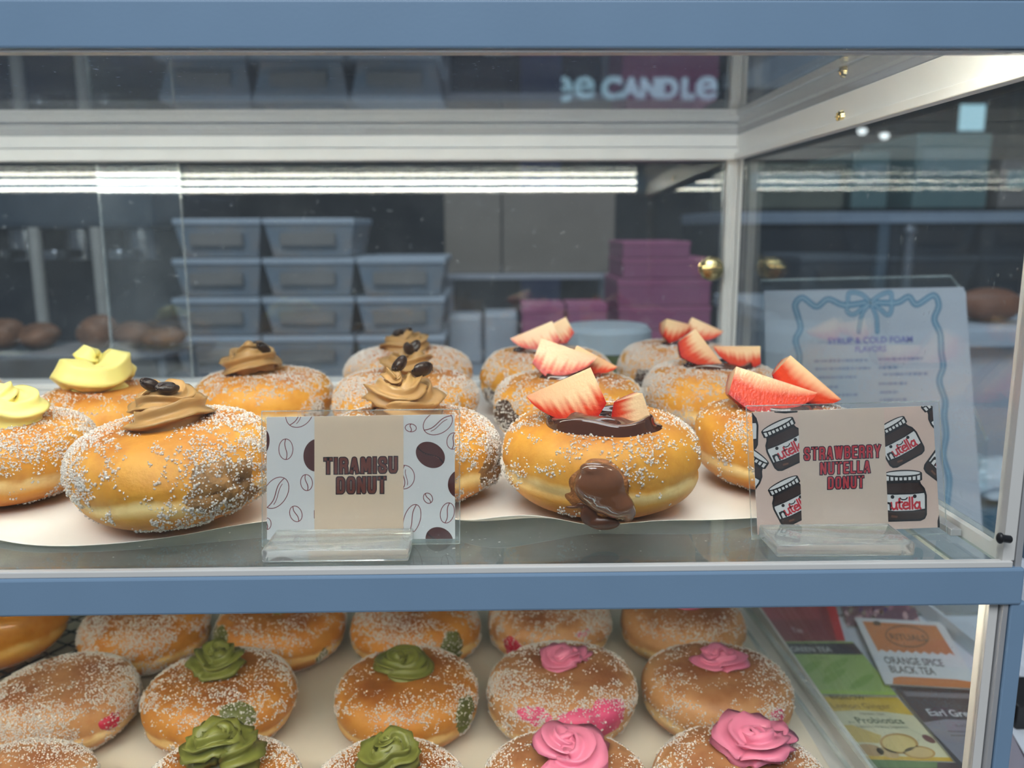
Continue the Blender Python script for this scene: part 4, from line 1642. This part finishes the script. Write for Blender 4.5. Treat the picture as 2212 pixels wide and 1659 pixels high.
Q = {'red': [(1600, 1292), (1800, 1292), (1826, 1384), (1640, 1386)], 'flor': [(1810, 1285), (1966, 1288), (1992, 1352), (1830, 1352)],
     'green': [(1655, 1386), (1842, 1386), (1938, 1502), (1722, 1498)], 'lemon': [(1712, 1501), (1936, 1503), (2062, 1645), (1846, 1640)],
     'earl': [(1934, 1486), (2135, 1494), (2235, 1668), (2078, 1664)], 'low': [(1862, 1640), (2066, 1648), (2130, 1740), (1925, 1730)],
     'orange': [(1846, 1334), (2036, 1344), (2116, 1488), (1912, 1477)]}


def p_red(a):
    q = Q['red']
    band(a, q, 0, 0, 1, 1, srgb(146, 40, 52))
    a.up()
    band(a, q, .1, .1, .8, .5, srgb(172, 54, 66))
    band(a, q, .90, 0, 1, 1, srgb(206, 44, 52))
    a.up()
    line_text(a, q, 'Tea', .42, .80, 16, srgb(220, 190, 190))


def p_flor(a):
    q = Q['flor']
    band(a, q, 0, 0, 1, 1, srgb(120, 86, 100))
    a.up()
    g = np.random.default_rng(3)
    for i in range(34):
        c = tq(q, g.random(), g.random())
        a.ellipse(c, g.uniform(4, 12), g.uniform(3, 6), g.uniform(0, 3), [srgb(206, 168, 170), srgb(92, 66, 116), srgb(170, 120, 132), srgb(150, 140, 120)][i % 4], n=12)
        if i % 6 == 5:
            a.up()
    a.ellipse(tq(q, .14, .5), 11, 8, 0, srgb(90, 56, 50), 2)


def p_green(a):
    q = Q['green']
    band(a, q, 0, 0, 1, 1, srgb(158, 182, 98))
    a.up()
    band(a, q, 0, .03, 1, .24, srgb(58, 48, 56))
    band(a, q, .0, .93, 1, 1, srgb(164, 196, 80))
    for i, (u, v) in enumerate(((.3, .5), (.6, .45), (.5, .65), (.75, .75))):
        a.ellipse(tq(q, u, v), 30, 9, -.5, srgb(132, 166, 66), n=16)
    a.up()
    line_text(a, q, 'GREEN TEA', .22, .19, 17, srgb(214, 210, 206), .012)
    line_text(a, q, 'CLASSIC', .42, .33, 9, srgb(96, 112, 58), 0)


def p_lemon(a):
    q = Q['lemon']
    band(a, q, 0, 0, 1, 1, srgb(224, 216, 180))
    a.up()
    a.poly([tq(q, u, v) for u, v in ((0, .03), (1, .03), (1, .30), (.75, .25), (.5, .23), (.25, .25), (0, .30))], srgb(224, 184, 60))
    band(a, q, 0, .94, 1, 1, srgb(222, 176, 40))
    a.poly([tq(q, u, v) for u, v in ((.0, .48), (.3, .46), (.5, .62), (.4, .74), (.1, .72), (0, .7))], srgb(214, 182, 92))
    a.up()
    a.ellipse(tq(q, .60, .74), 42, 22, .1, srgb(196, 146, 66))
    a.ellipse(tq(q, .72, .87), 36, 14, .1, srgb(196, 146, 66))
    a.ellipse(tq(q, .25, .85), 30, 12, .2, srgb(190, 148, 92))
    a.ellipse(tq(q, .40, .89), 26, 9, .3, srgb(206, 168, 112))
    a.ellipse(tq(q, .94, .66), 16, 6, .5, srgb(120, 74, 70))
    a.up()
    a.ellipse(tq(q, .60, .74), 36, 18, .1, srgb(226, 196, 120))
    a.ellipse(tq(q, .72, .87), 31, 11, .1, srgb(220, 186, 122))
    a.up()
    line_text(a, q, 'BIGELOW', .34, .065, 17, srgb(98, 78, 26), .012)
    line_text(a, q, 'Lemon Ginger', .27, .20, 22, srgb(150, 116, 34), .008)
    line_text(a, q, 'HERBAL TEA', .48, .30, 8, srgb(110, 100, 80), 0, 1.2)
    line_text(a, q, 'Probiotics', .38, .43, 25, srgb(84, 96, 66), .014)
    line_text(a, q, 'plus', .29, .43, 9, srgb(84, 96, 66), 0)
    line_text(a, q, 'Supports Healthy Digestion', .33, .50, 10, srgb(104, 108, 84), 0)


def p_earl(a):
    q = Q['earl']
    band(a, q, 0, 0, 1, 1, srgb(62, 56, 64))
    a.up()
    band(a, q, .05, .04, .95, .10, srgb(120, 116, 124))
    a.poly([tq(q, u, v) for u, v in ((.0, .42), (.3, .37), (.7, .37), (1, .42), (.95, 1), (.1, 1))], srgb(138, 134, 146))
    a.up()
    line_text(a, q, 'Earl Grey', .14, .33, 26, srgb(214, 214, 218), .012)
    line_text(a, q, 'BLACK TEA', .36, .46, 9, srgb(80, 76, 86), 0)
    for v in (.52, .57):
        a.stroke([tq(q, .22, v), tq(q, .8, v)], 2, srgb(86, 82, 92))


def p_low(a):
    q = Q['low']
    band(a, q, 0, 0, 1, 1, srgb(64, 44, 52))
    a.up()
    a.poly([tq(q, u, v) for u, v in ((0, 0), (.8, 0), (.75, .14), (.3, .18), (0, .2))], srgb(96, 130, 66))


def p_orange(a):
    q = Q['orange']
    o_, dk = srgb(206, 124, 66), srgb(96, 74, 52)
    band(a, q, 0, 0, 1, 1, srgb(216, 216, 218))
    a.up()
    zig = [(.07, .05), (.90, .06)] + [(.93 - i * .84 / 18, .47 if i % 2 else .51) for i in range(19)]
    a.poly([tq(q, u, v) for u, v in zig], o_)
    a.poly([tq(q, u, v) for u, v in ((.12, .90), (.2, .875), (.8, .875), (.96, .90), (1, 1), (.08, 1))], o_)
    a.up()
    c = tq(q, .50, .25)
    a.ellipse(c, 46, 22, .12, dk, 2.4)
    a.ellipse(tq(q, .23, .07), 9, 5, .2, dk)
    line_text(a, q, 'RITUALS', .30, .31, 21, dk, .016)
    line_text(a, q, 'ORANGE SPICE', .11, .685, 24, srgb(92, 84, 74), .018, .78)
    line_text(a, q, 'BLACK TEA', .12, .82, 24, srgb(92, 84, 74), .018, .80)


sachet('dark red tea sachet at the far left of the tea tray', Q['red'], ZC + .0022, p_red)
sachet('purple flower patterned tea sachet at the back of the tray', Q['flor'], ZC + .0022, p_flor)
sachet('lime green tea sachet with a dark top band', Q['green'], ZC + .0042, p_green)
sachet('yellow lemon ginger tea sachet printed with lemon slices', Q['lemon'], ZC + .0022, p_lemon)
sachet('dark grey tea sachet behind the white front post', Q['earl'], ZC + .0042, p_earl)
sachet('dark tea sachet with a green top at the bottom edge', Q['low'], ZC + .0044, p_low)
sachet('white and orange spice black tea sachet lying on top of the others', Q['orange'], ZC + .0066, p_orange)

# ------------------------------------------------------------------ behind the case


def pbox(name, xl, xr, yt, yb, y, depth, mat, label=None, cat=None, group=None, bev=.003, parent=None):
    a, b = at(xl, yb, y=y), at(xr, yt, y=y)
    o = MB().box((a[0] - (a[0] + b[0]) / 2, 0, 0), (b[0] - (a[0] + b[0]) / 2, depth, b[2] - a[2]), bev).build(name, mat)
    o.location = ((a[0] + b[0]) / 2, y, a[2])
    if label:
        tag(o, label, cat, group)
    return o


ZK = at(700, 806, y=1.2)[2]      # kiosk back counter
bc = MB().box((-1.6, .50, ZK - .04), (.52, 1.75, ZK), .004).box((-1.55, .52, 0), (.50, 1.7, ZK - .04))
tag(bc.build('back_counter', pbr('grey_laminate', srgb(120, 132, 146), .35, var=.05)), 'grey work counter behind the display case', 'counter')

m_tub, nT, oT = nodes('frosted_tub')
bT = N(nT, 'BsdfPrincipled')
nT.links.new(ramp(nT, noise(nT, 14, 2).outputs[0], [(.35, srgb(112, 128, 144)), (.55, srgb(128, 132, 138)), (.72, srgb(140, 124, 118))]), bT.inputs['Base Color'])
bT.inputs['Roughness'].default_value = .35
nT.links.new(bT.outputs[0], oT.inputs[0])
m_lid = pbr('tub_lid', srgb(150, 164, 180), .4, var=.04)
m_food = pbr('pale_food', srgb(150, 142, 130), .7, var=.2, vscale=50)
tubs = {0: (376, 562), 1: (570, 765), 2: (772, 962)}
YT_ = 1.20
ordn = ('left', 'middle', 'right')
rows = [(722, 803, 'bottom'), (638, 720, 'second'), (545, 636, 'third'), (462, 543, 'top')]
for ri, (yt, yb, rn) in enumerate(rows):
    for ci, (xl, xr) in tubs.items():
        if rn == 'top' and ci == 2:
            continue
        a, b = at(xl, yb, y=YT_), at(xr, yt, y=YT_)
        w, hh = b[0] - a[0], b[2] - a[2]
        z0 = ZK + ri * .0715
        hh = .0705
        rt = empty('food_tub', ((a[0] + b[0]) / 2, YT_, z0), f'translucent lidded tub, {ordn[ci]} stack behind the case, {rn} row' if rn != 'second' else f'translucent lidded tub, {ordn[ci]} stack behind the case, second from the bottom', 'tub', 'stacked food tubs')
        vs = []
        for zz, k in ((0.0006, .84), (hh - .012, .97)):
            for sx, sy in ((-1, 0), (1, 0), (1, 1), (-1, 1)):
                vs.append((sx * w / 2 * k, .11 * (1 - k) + sy * .22 * k, zz))
        MB().raw(vs, [(3, 2, 1, 0), (4, 5, 6, 7)] + [(i, (i + 1) % 4, 4 + (i + 1) % 4, 4 + i) for i in range(4)]).build('tub_body', m_tub, rt)
        MB().box((-w / 2, -.003, hh - .012), (w / 2, .223, hh - .0005), .003).build('tub_lid', m_lid, rt)
        MB().box((-w * .32, -.001, hh * .30), (w * .28, .012, hh * .62), .001).build('tub_label', pbr('tub_tape', srgb(112, 112, 112), .6), rt)

m_card = pbr('grey_cardboard', srgb(124, 118, 110), .8, var=.08, vscale=6)
za = at(1000, 590, y=1.55)[2]
sh = MB().box((at(955, 590, y=1.5)[0], 1.5, za - .012), (at(1335, 590, y=1.5)[0], 1.9, za), .002)
for xx in (960, 1328):
    x_ = at(xx, 590, y=1.5)[0]
    sh.box((x_ - .008, 1.52, ZK), (x_ + .008, 1.54, za - .012)).box((x_ - .008, 1.72, ZK), (x_ + .008, 1.74, za - .012))
tag(sh.build('counter_shelf', pbr('shelf_grey', srgb(150, 156, 168), .5)), 'grey shelf riser carrying the cardboard boxes', 'shelf')
for xl, xr, nm in ((962, 1082, 'left'), (1086, 1330, 'right')):
    b_ = pbox('cardboard_box', xl, xr, 405, 588, 1.52, .16, m_card, f'grey brown cardboard box, {nm} one of two on the shelf riser', 'box', 'cardboard boxes')
    b_.location.z = za + .0005
for i, (xl, xr, yt, yb) in enumerate(((968, 1040, 600, 705), (1046, 1118, 595, 705))):
    b_ = pbox('plastic_bin', xl, xr, yt, yb, 1.30, .10, pbr('pale_bin', srgb(150, 160, 172), .4), ('left' if i == 0 else 'right') + ' pale plastic bin under the shelf riser', 'bin', 'pale bins', .006)
    b_.location.z = ZK + .0005

m_pbox = pbr('pink_carton', srgb(136, 70, 108), .5, var=.06, vscale=10)
z = ZK + .0005
YB_ = 1.22
for xl, xr, hpx, nm in ((1335, 1545, 88, 'lowest large'), (1338, 1540, 54, 'second from the bottom large'), (1336, 1538, 60, 'second from the top large'), (1345, 1535, 45, 'middle'), (1345, 1490, 36, 'topmost')):
    a, b = at(xl, 600, y=YB_), at(xr, 600 - hpx, y=YB_)
    hh = b[2] - a[2]
    rt = empty('cake_box', ((a[0] + b[0]) / 2, YB_, z), f'pink carton in the tall stack by the back post, {nm} one', 'box', 'pink cartons')
    w = b[0] - a[0]
    MB().box((-w / 2, 0, 0), (w / 2, .20, hh * .72), .002).build('carton', m_pbox, rt)
    MB().box((-w / 2 - .001, -.001, hh * .72), (w / 2 + .001, .201, hh - .0005), .002).build('lid', pbr('pink_carton_lid', srgb(146, 76, 114), .5), rt)
    z += hh + .0004
for xl, xr, k, nm in ((1128, 1222, 0, 'lower left'), (1228, 1316, 0, 'lower right'), (1128, 1220, 1, 'upper left'), (1226, 1314, 1, 'upper right')):
    a, b = at(xl, 600, y=1.12), at(xr, 600 - 84, y=1.12)
    hh = b[2] - a[2]
    w = b[0] - a[0]
    rt = empty('cake_box', ((a[0] + b[0]) / 2, 1.12, ZK + .0005 + k * (hh + .0006)), f'pink carton in the low block of four, {nm}', 'box', 'pink cartons')
    MB().box((-w / 2, 0, 0), (w / 2, .09, hh * .75), .002).build('carton', m_pbox, rt)
    MB().box((-w / 2 - .0008, -.001, hh * .75), (w / 2 + .0008, .091, hh - .0003), .002).build('lid', MATS['pink_carton_lid'], rt)

# jar with a pale lid close behind the back doors
lc = at(1312, 735, y=.60)
jr = empty('matcha_jar', (lc[0], .60, ZK), 'squat jar of green powder with a pale lid behind the back doors', 'jar')
zl = lc[2] - ZK
MB().lathe([(0, .0005), (.046, .0005), (.048, .004), (.048, zl - .012), (.044, zl - .008), (0, zl - .008)], 40).build('jar_body', pbr('green_powder', srgb(70, 88, 40), .35, var=.1), jr, True)
MB().lathe([(0, zl + .018), (.045, zl + .018), (.050, zl + .012), (.050, zl - .010), (.0, zl - .010)], 40).build('jar_lid', pbr('pale_lid', srgb(176, 188, 198), .4), jr, True)

# brown mounds and rack added for the donuts' brown reflection in the back doors
YP = .98
pa, pb_ = at(-110, 756, y=YP), at(386, 756, y=YP)
rkp = empty('mound_rack', ((pa[0] + pb_[0]) / 2, YP, ZK), 'added low grey rack carrying brown mounds behind the left of the case', 'rack')
wr, hr = pb_[0] - pa[0], pa[2] - ZK
m_rk = pbr('rack_grey', srgb(88, 98, 110), .4)
MB().box((-wr / 2, -.06, hr - .008), (wr / 2, .09, hr), .003).build('rack_top', m_rk, rkp)
for sx in (-1, 1):
    for sy in (-.05, .08):
        MB().box((sx * wr / 2 - sx * .012, sy - .005, .0004), (sx * wr / 2 - sx * .002, sy + .005, hr - .007), .001).build('leg', m_rk, rkp)
m_mound = pbr('mound_brown', srgb(112, 76, 52), .55, var=.35, vscale=40)
for k_, (px_, hh_, lb) in enumerate(((0, .042, 'leftmost pale brown stand-in mound on the low rack behind the case'), (75, .036, 'second brown stand-in mound on the low rack, beside a pale upright'), (205, .050, 'tallest brown stand-in mound on the low rack behind the yellow cream donut'), (282, .040, 'brown stand-in mound on the low rack left of the door edge'), (350, .032, 'rightmost low brown stand-in mound on the rack beside the tubs'))):
    V = []
    for i in range(40):
        for j in range(20):
            aa, t2 = 2 * np.pi * i / 40, np.pi * (j / 19 - .5)
            d = np.array((np.cos(t2) * np.cos(aa), np.cos(t2) * np.sin(aa), np.sin(t2)))
            r = 1 + .10 * float(fnoise(d, 30 + k_, 3)) + .05 * abs(math.sin(4 * d[0] * 3))
            V.append((d[0] * .030 * r, d[1] * .035 * r, (d[2] * hh_ / 2 * r)))
    V = np.array(V)
    V[:, 2] -= V[:, 2].min() - .0003
    po = link('pastry', mesh_np('pastry', V, grid_faces(40, 20)), m_mound)
    po.location = (at(px_, 700, y=YP)[0], YP + .01, pa[2])
    tag(po, lb, 'pastry', 'brown mounds standing in for a reflection')

# dark coffee machine to the left
m_dk = pbr('dark_machine', srgb(36, 44, 56), .35, var=.2, vscale=5)
a, b = at(-120, 806, y=1.25), at(372, 405, y=1.25)
cm = empty('coffee_machine', ((a[0] + b[0]) / 2, 1.25, ZK), 'dark coffee machine with pale uprights behind the left of the case', 'coffee machine')
w = b[0] - a[0]
hh = b[2] - ZK
MB().box((-w / 2, .05, .001), (w / 2, .40, hh * .98), .012).build('housing', m_dk, cm)
MB().box((-w / 2, -.10, hh * .78), (w / 2, .05, hh), .012).build('head', pbr('machine_head', srgb(58, 70, 82), .3, var=.1), cm)
MB().box((-w / 2, -.14, .001), (w / 2, .05, .05), .006).build('drip_tray', pbr('steel_tray', srgb(96, 104, 112), .3, metal=.6), cm)
for px_ in (110, 240, -20):
    xx = at(px_, 600, y=1.2)[0] - cm.location.x
    MB().cyl((xx, -.09, .05), (xx, -.09, hh * .79), .011, 14).build('upright', pbr('pale_upright', srgb(150, 152, 150), .4), cm, True)
for px_ in (60, 180, 310):
    xx = at(px_, 600, y=1.2)[0] - cm.location.x
    MB().cyl((xx, -.04, hh * .62), (xx, -.04, hh * .79), .03, 18).box((xx - .012, -.16, hh * .63), (xx + .012, -.05, hh * .68), .004).build('group_head', pbr('chrome', srgb(120, 126, 134), .2, metal=.9), cm, True)

# shelving with dark cabinet doors to the right
YQ = 1.9
m_fr = pbr('pale_frame', srgb(132, 146, 166), .5, var=.04)
a, b = at(1560, 484, y=YQ), at(2600, 455, y=YQ)
cb = empty('cabinet', ((a[0] + b[0]) / 2, YQ, 0), 'dark cabinet with pale top and uprights behind the right glass', 'cabinet')
w = b[0] - a[0]
MB().box((-w / 2, 0, a[2]), (w / 2, .5, b[2]), .003).build('cabinet_top', m_fr, cb)
MB().box((-w / 2, .03, 0), (w / 2, .48, a[2]), .003).build('carcass', pbr('navy_cabinet', srgb(30, 38, 52), .5, var=.2, vscale=6), cb)
for px_, wd in ((1580, .02), (1905, .028), (2250, .03)):
    xx = at(px_, 600, y=YQ)[0] - cb.location.x
    MB().box((xx - wd / 2, .005, 0), (xx + wd / 2, .032, a[2]), .002).build('upright', pbr('slate_upright', srgb(76, 92, 108), .5), cb)
xx = at(1958, 600, y=YQ)[0] - cb.location.x
zt_ = at(1958, 500, y=YQ)[2]
MB().cyl((xx, 0, zt_ - .5), (xx, 0, zt_), .014, 12).ball((xx, 0, zt_), .018).build('pull_handle', pbr('steel_bar', srgb(110, 116, 128), .3, metal=.5), cb, True)
zt2 = b[2]
m_teal = pbr('teal_case', srgb(92, 118, 122), .4, var=.06, vscale=4)


def appliance(xl, xr, yt, label, mat=m_teal, dep=.35, y0=YQ + .02):
    p, q = at(xl, 456, y=y0), at(xr, yt, y=y0)
    r_ = empty('counter_appliance', ((p[0] + q[0]) / 2, y0, zt2 + .0005), label, 'appliance')
    ww, h_ = q[0] - p[0], q[2] - zt2
    MB().box((-ww / 2, 0, .008), (ww / 2, dep, h_), .006).build('casing', mat, r_)
    MB().box((-ww / 2 + .01, .02, 0), (ww / 2 - .01, dep - .02, .008)).build('base', m_black, r_)
    MB().box((-ww / 2 + .015, -.004, h_ * .45), (ww / 2 - .015, 0, h_ * .8), .001).build('front_panel', pbr('teal_panel', srgb(118, 140, 146), .25), r_)
    return r_


appliance(1838, 1925, 328, 'narrow teal grey appliance on the dark cabinet')
appliance(1970, 2146, 288, 'tall teal grey appliance with a pale panel on the dark cabinet')
appliance(2156, 2240, 345, 'warm grey appliance at the right edge on the dark cabinet', pbr('warm_case', srgb(120, 116, 116), .5))
appliance(1606, 1828, 352, 'wide olive grey appliance next to the back post on the dark cabinet', pbr('olive_case', srgb(96, 100, 92), .5))

# side counter beyond the right glass with a bun, bag and box
YS_ = 1.0
a, b = at(2000, 742, y=YS_), at(2500, 710, y=YS_)
sc_ = MB().box((.56, YS_, b[2] - .03), (b[0] + .2, 1.8, b[2]), .003).box((.58, YS_ + .04, 0), (b[0] + .18, 1.78, b[2] - .03))
tag(sc_.build('side_counter', pbr('side_laminate', srgb(176, 188, 206), .4, var=.04)), 'pale counter top seen beyond the menu stand', 'counter')
pb = at(2132, 712, y=1.12)
MBb = MB().ball((0, 0, .030), (.055, .05, .030), 24, 16)
bo = MBb.build('bread_bun', pbr('brown_bun', srgb(120, 74, 52), .6, var=.2, vscale=20), None, True)
bo.location = (pb[0], 1.12, b[2])
tag(bo, 'brown bun on the pale counter beyond the menu', 'bread')
# clear bag and teal box on the front counter just outside the glass
p0 = at(2150, 1100, x=.345)
bx = MB().box((-.02, -.03, .0), (.03, .05, .085), .002)
bx_ = bx.build('tea_carton', pbr('teal_carton', srgb(48, 88, 112), .5, var=.2, vscale=20))
bx_.location = (.475, .435, ZC)
tag(bx_, 'dark teal carton standing outside the right glass', 'box')
g3 = np.random.default_rng(8)
nu, nv = 40, 24
V = []
for i in range(nu):
    for j in range(nv):
        aa, tt2 = 2 * np.pi * i / nu, np.pi * (j / (nv - 1) - .5)
        d = np.array((np.cos(tt2) * np.cos(aa), np.cos(tt2) * np.sin(aa), np.sin(tt2)))
        r = 1 + .20 * float(fnoise(d, 5, 4)) + .10 * float(fnoise(d, 6, 9))
        V.append((d[0] * .035 * r, d[1] * .04 * r, d[2] * .022 * r + .020))
bag = link('plastic_bag', mesh_np('plastic_bag', V, grid_faces(nu, nv)), pbr('milky_plastic', srgb(186, 196, 210), .25, var=.1, vscale=30))
bag.location = (.480, .440, ZC + .0875)
tag(bag, 'crumpled clear plastic bag on the teal carton', 'bag')
# small black carton outside the lower right corner
p0 = at(2200, 1600, z=ZC)
k_ = MB().box((0, 0, 0), (.06, .04, .02), .001).build('black_carton', m_black)
k_.location = (p0[0] + .004, p0[1] + .01, ZC)
tag(k_, 'black carton at the bottom right corner outside the case', 'box')

# ------------------------------------------------------------------ shop sign and lights across the mall
YF = 7.0
sm2 = lambda x, y: at(1180 + x / 4.879, 140 + y / 4.879, y=YF)
org = sm2(900, 360)
sgn = empty('shop_sign', org, 'lit pale blue letters reading candle on a shop front across the mall', 'sign')
m_sign = emit('sign_letter', (.50, .78, .95), 1.15)


def sign_letter(ch, cx, y0, y1, wd, bold):
    cu = bpy.data.curves.new('t', 'FONT')
    cu.body = ch
    cu.offset = bold
    cu.extrude = .02
    ob = bpy.data.objects.new('t', cu)
    C.objects.link(ob)
    me = bpy.data.meshes.new_from_object(ob.evaluated_get(bpy.context.evaluated_depsgraph_get()))
    bpy.data.objects.remove(ob)
    bpy.data.curves.remove(cu)
    xs = [v.co.x for v in me.vertices]
    ys = [v.co.y for v in me.vertices]
    A_, B_ = sm2(cx - wd / 2, y1), sm2(cx + wd / 2, y0)
    for v in me.vertices:
        u = (v.co.x - min(xs)) / (max(xs) - min(xs))
        q = (v.co.y - min(ys)) / (max(ys) - min(ys))
        v.co = Vector((A_[0] + u * (B_[0] - A_[0]) - org[0], v.co.z, A_[2] + q * (B_[2] - A_[2]) - org[2]))
    return link('letter', me, m_sign, sgn)


for ch, cx, y0, y1, wd in (('e', 160, 130, 390, 230), ('e', 400, 130, 355, 215), ('C', 690, 125, 365, 215), ('A', 895, 135, 355, 225), ('N', 1090, 140, 355, 190), ('D', 1290, 140, 360, 200), ('L', 1500, 140, 365, 140), ('e', 1690, 130, 365, 225)):
    sign_letter(ch, cx, y0, y1, wd, .012 if ch == 'e' else .045)
MB().box((-1.9, .05, -.18), (1.6, .20, .60), .01).build('fascia', pbr('navy_fascia', srgb(24, 32, 58), .5, var=.1), sgn)
# pillar that hides the start of the sign
pp = at(1125, 200, y=5.5)
qq = at(1213, 200, y=5.5)
o = struct('column', MB().box((pp[0], 5.5, 0), (qq[0], 5.8, 3.9)), pbr('blue_pillar', srgb(52, 64, 110), .6, var=.2))
sf = MB().box((-4.5, 7.2, 0), (4.5, 7.4, 3.9))
struct('wall_shop', sf, pbr('shop_front', srgb(38, 46, 60), .5, var=.35, vscale=1.6))
m_spot = emit('spot_glow', (.95, .97, 1.0), 2)
for i, (px_, py_, lb) in enumerate(((1862, 290, 'left'), (1910, 300, 'right'))):
    p = at(px_, py_, y=5.0)
    r_ = empty('ceiling_spot', (p[0], 5.0, p[2]), f'small round spot lamp far off through the right glass, {lb} of two', 'lamp', 'far spot lamps')
    MB().cyl((0, 0, .03), (0, 0, .06), .05, 20).cyl((0, 0, .06), (0, 0, 3.9 - p[2]), .006, 8).build('housing', m_black, r_, True)
    MB().ball((0, 0, .02), (.026, .026, .020), 20, 12).build('bulb', m_spot, r_, True)
p, q = at(2072, 282, y=4.6), at(2132, 225, y=4.6)
scr = empty('advert_screen', ((p[0] + q[0]) / 2, 4.6, p[2]), 'bright pale blue screen far off at the upper right', 'screen')
ww, h_ = (q[0] - p[0]), q[2] - p[2]
MB().box((-ww / 2 - .01, .012, -.01), (ww / 2 + .01, .05, h_ + .01), .004).box((-.02, .03, -p[2]), (.02, .05, -.01)).build('housing', m_black, scr)
MB().box((-ww / 2, .008, 0), (ww / 2, .012, h_)).build('display', emit('screen_glow', (.45, .72, .85), .9), scr)
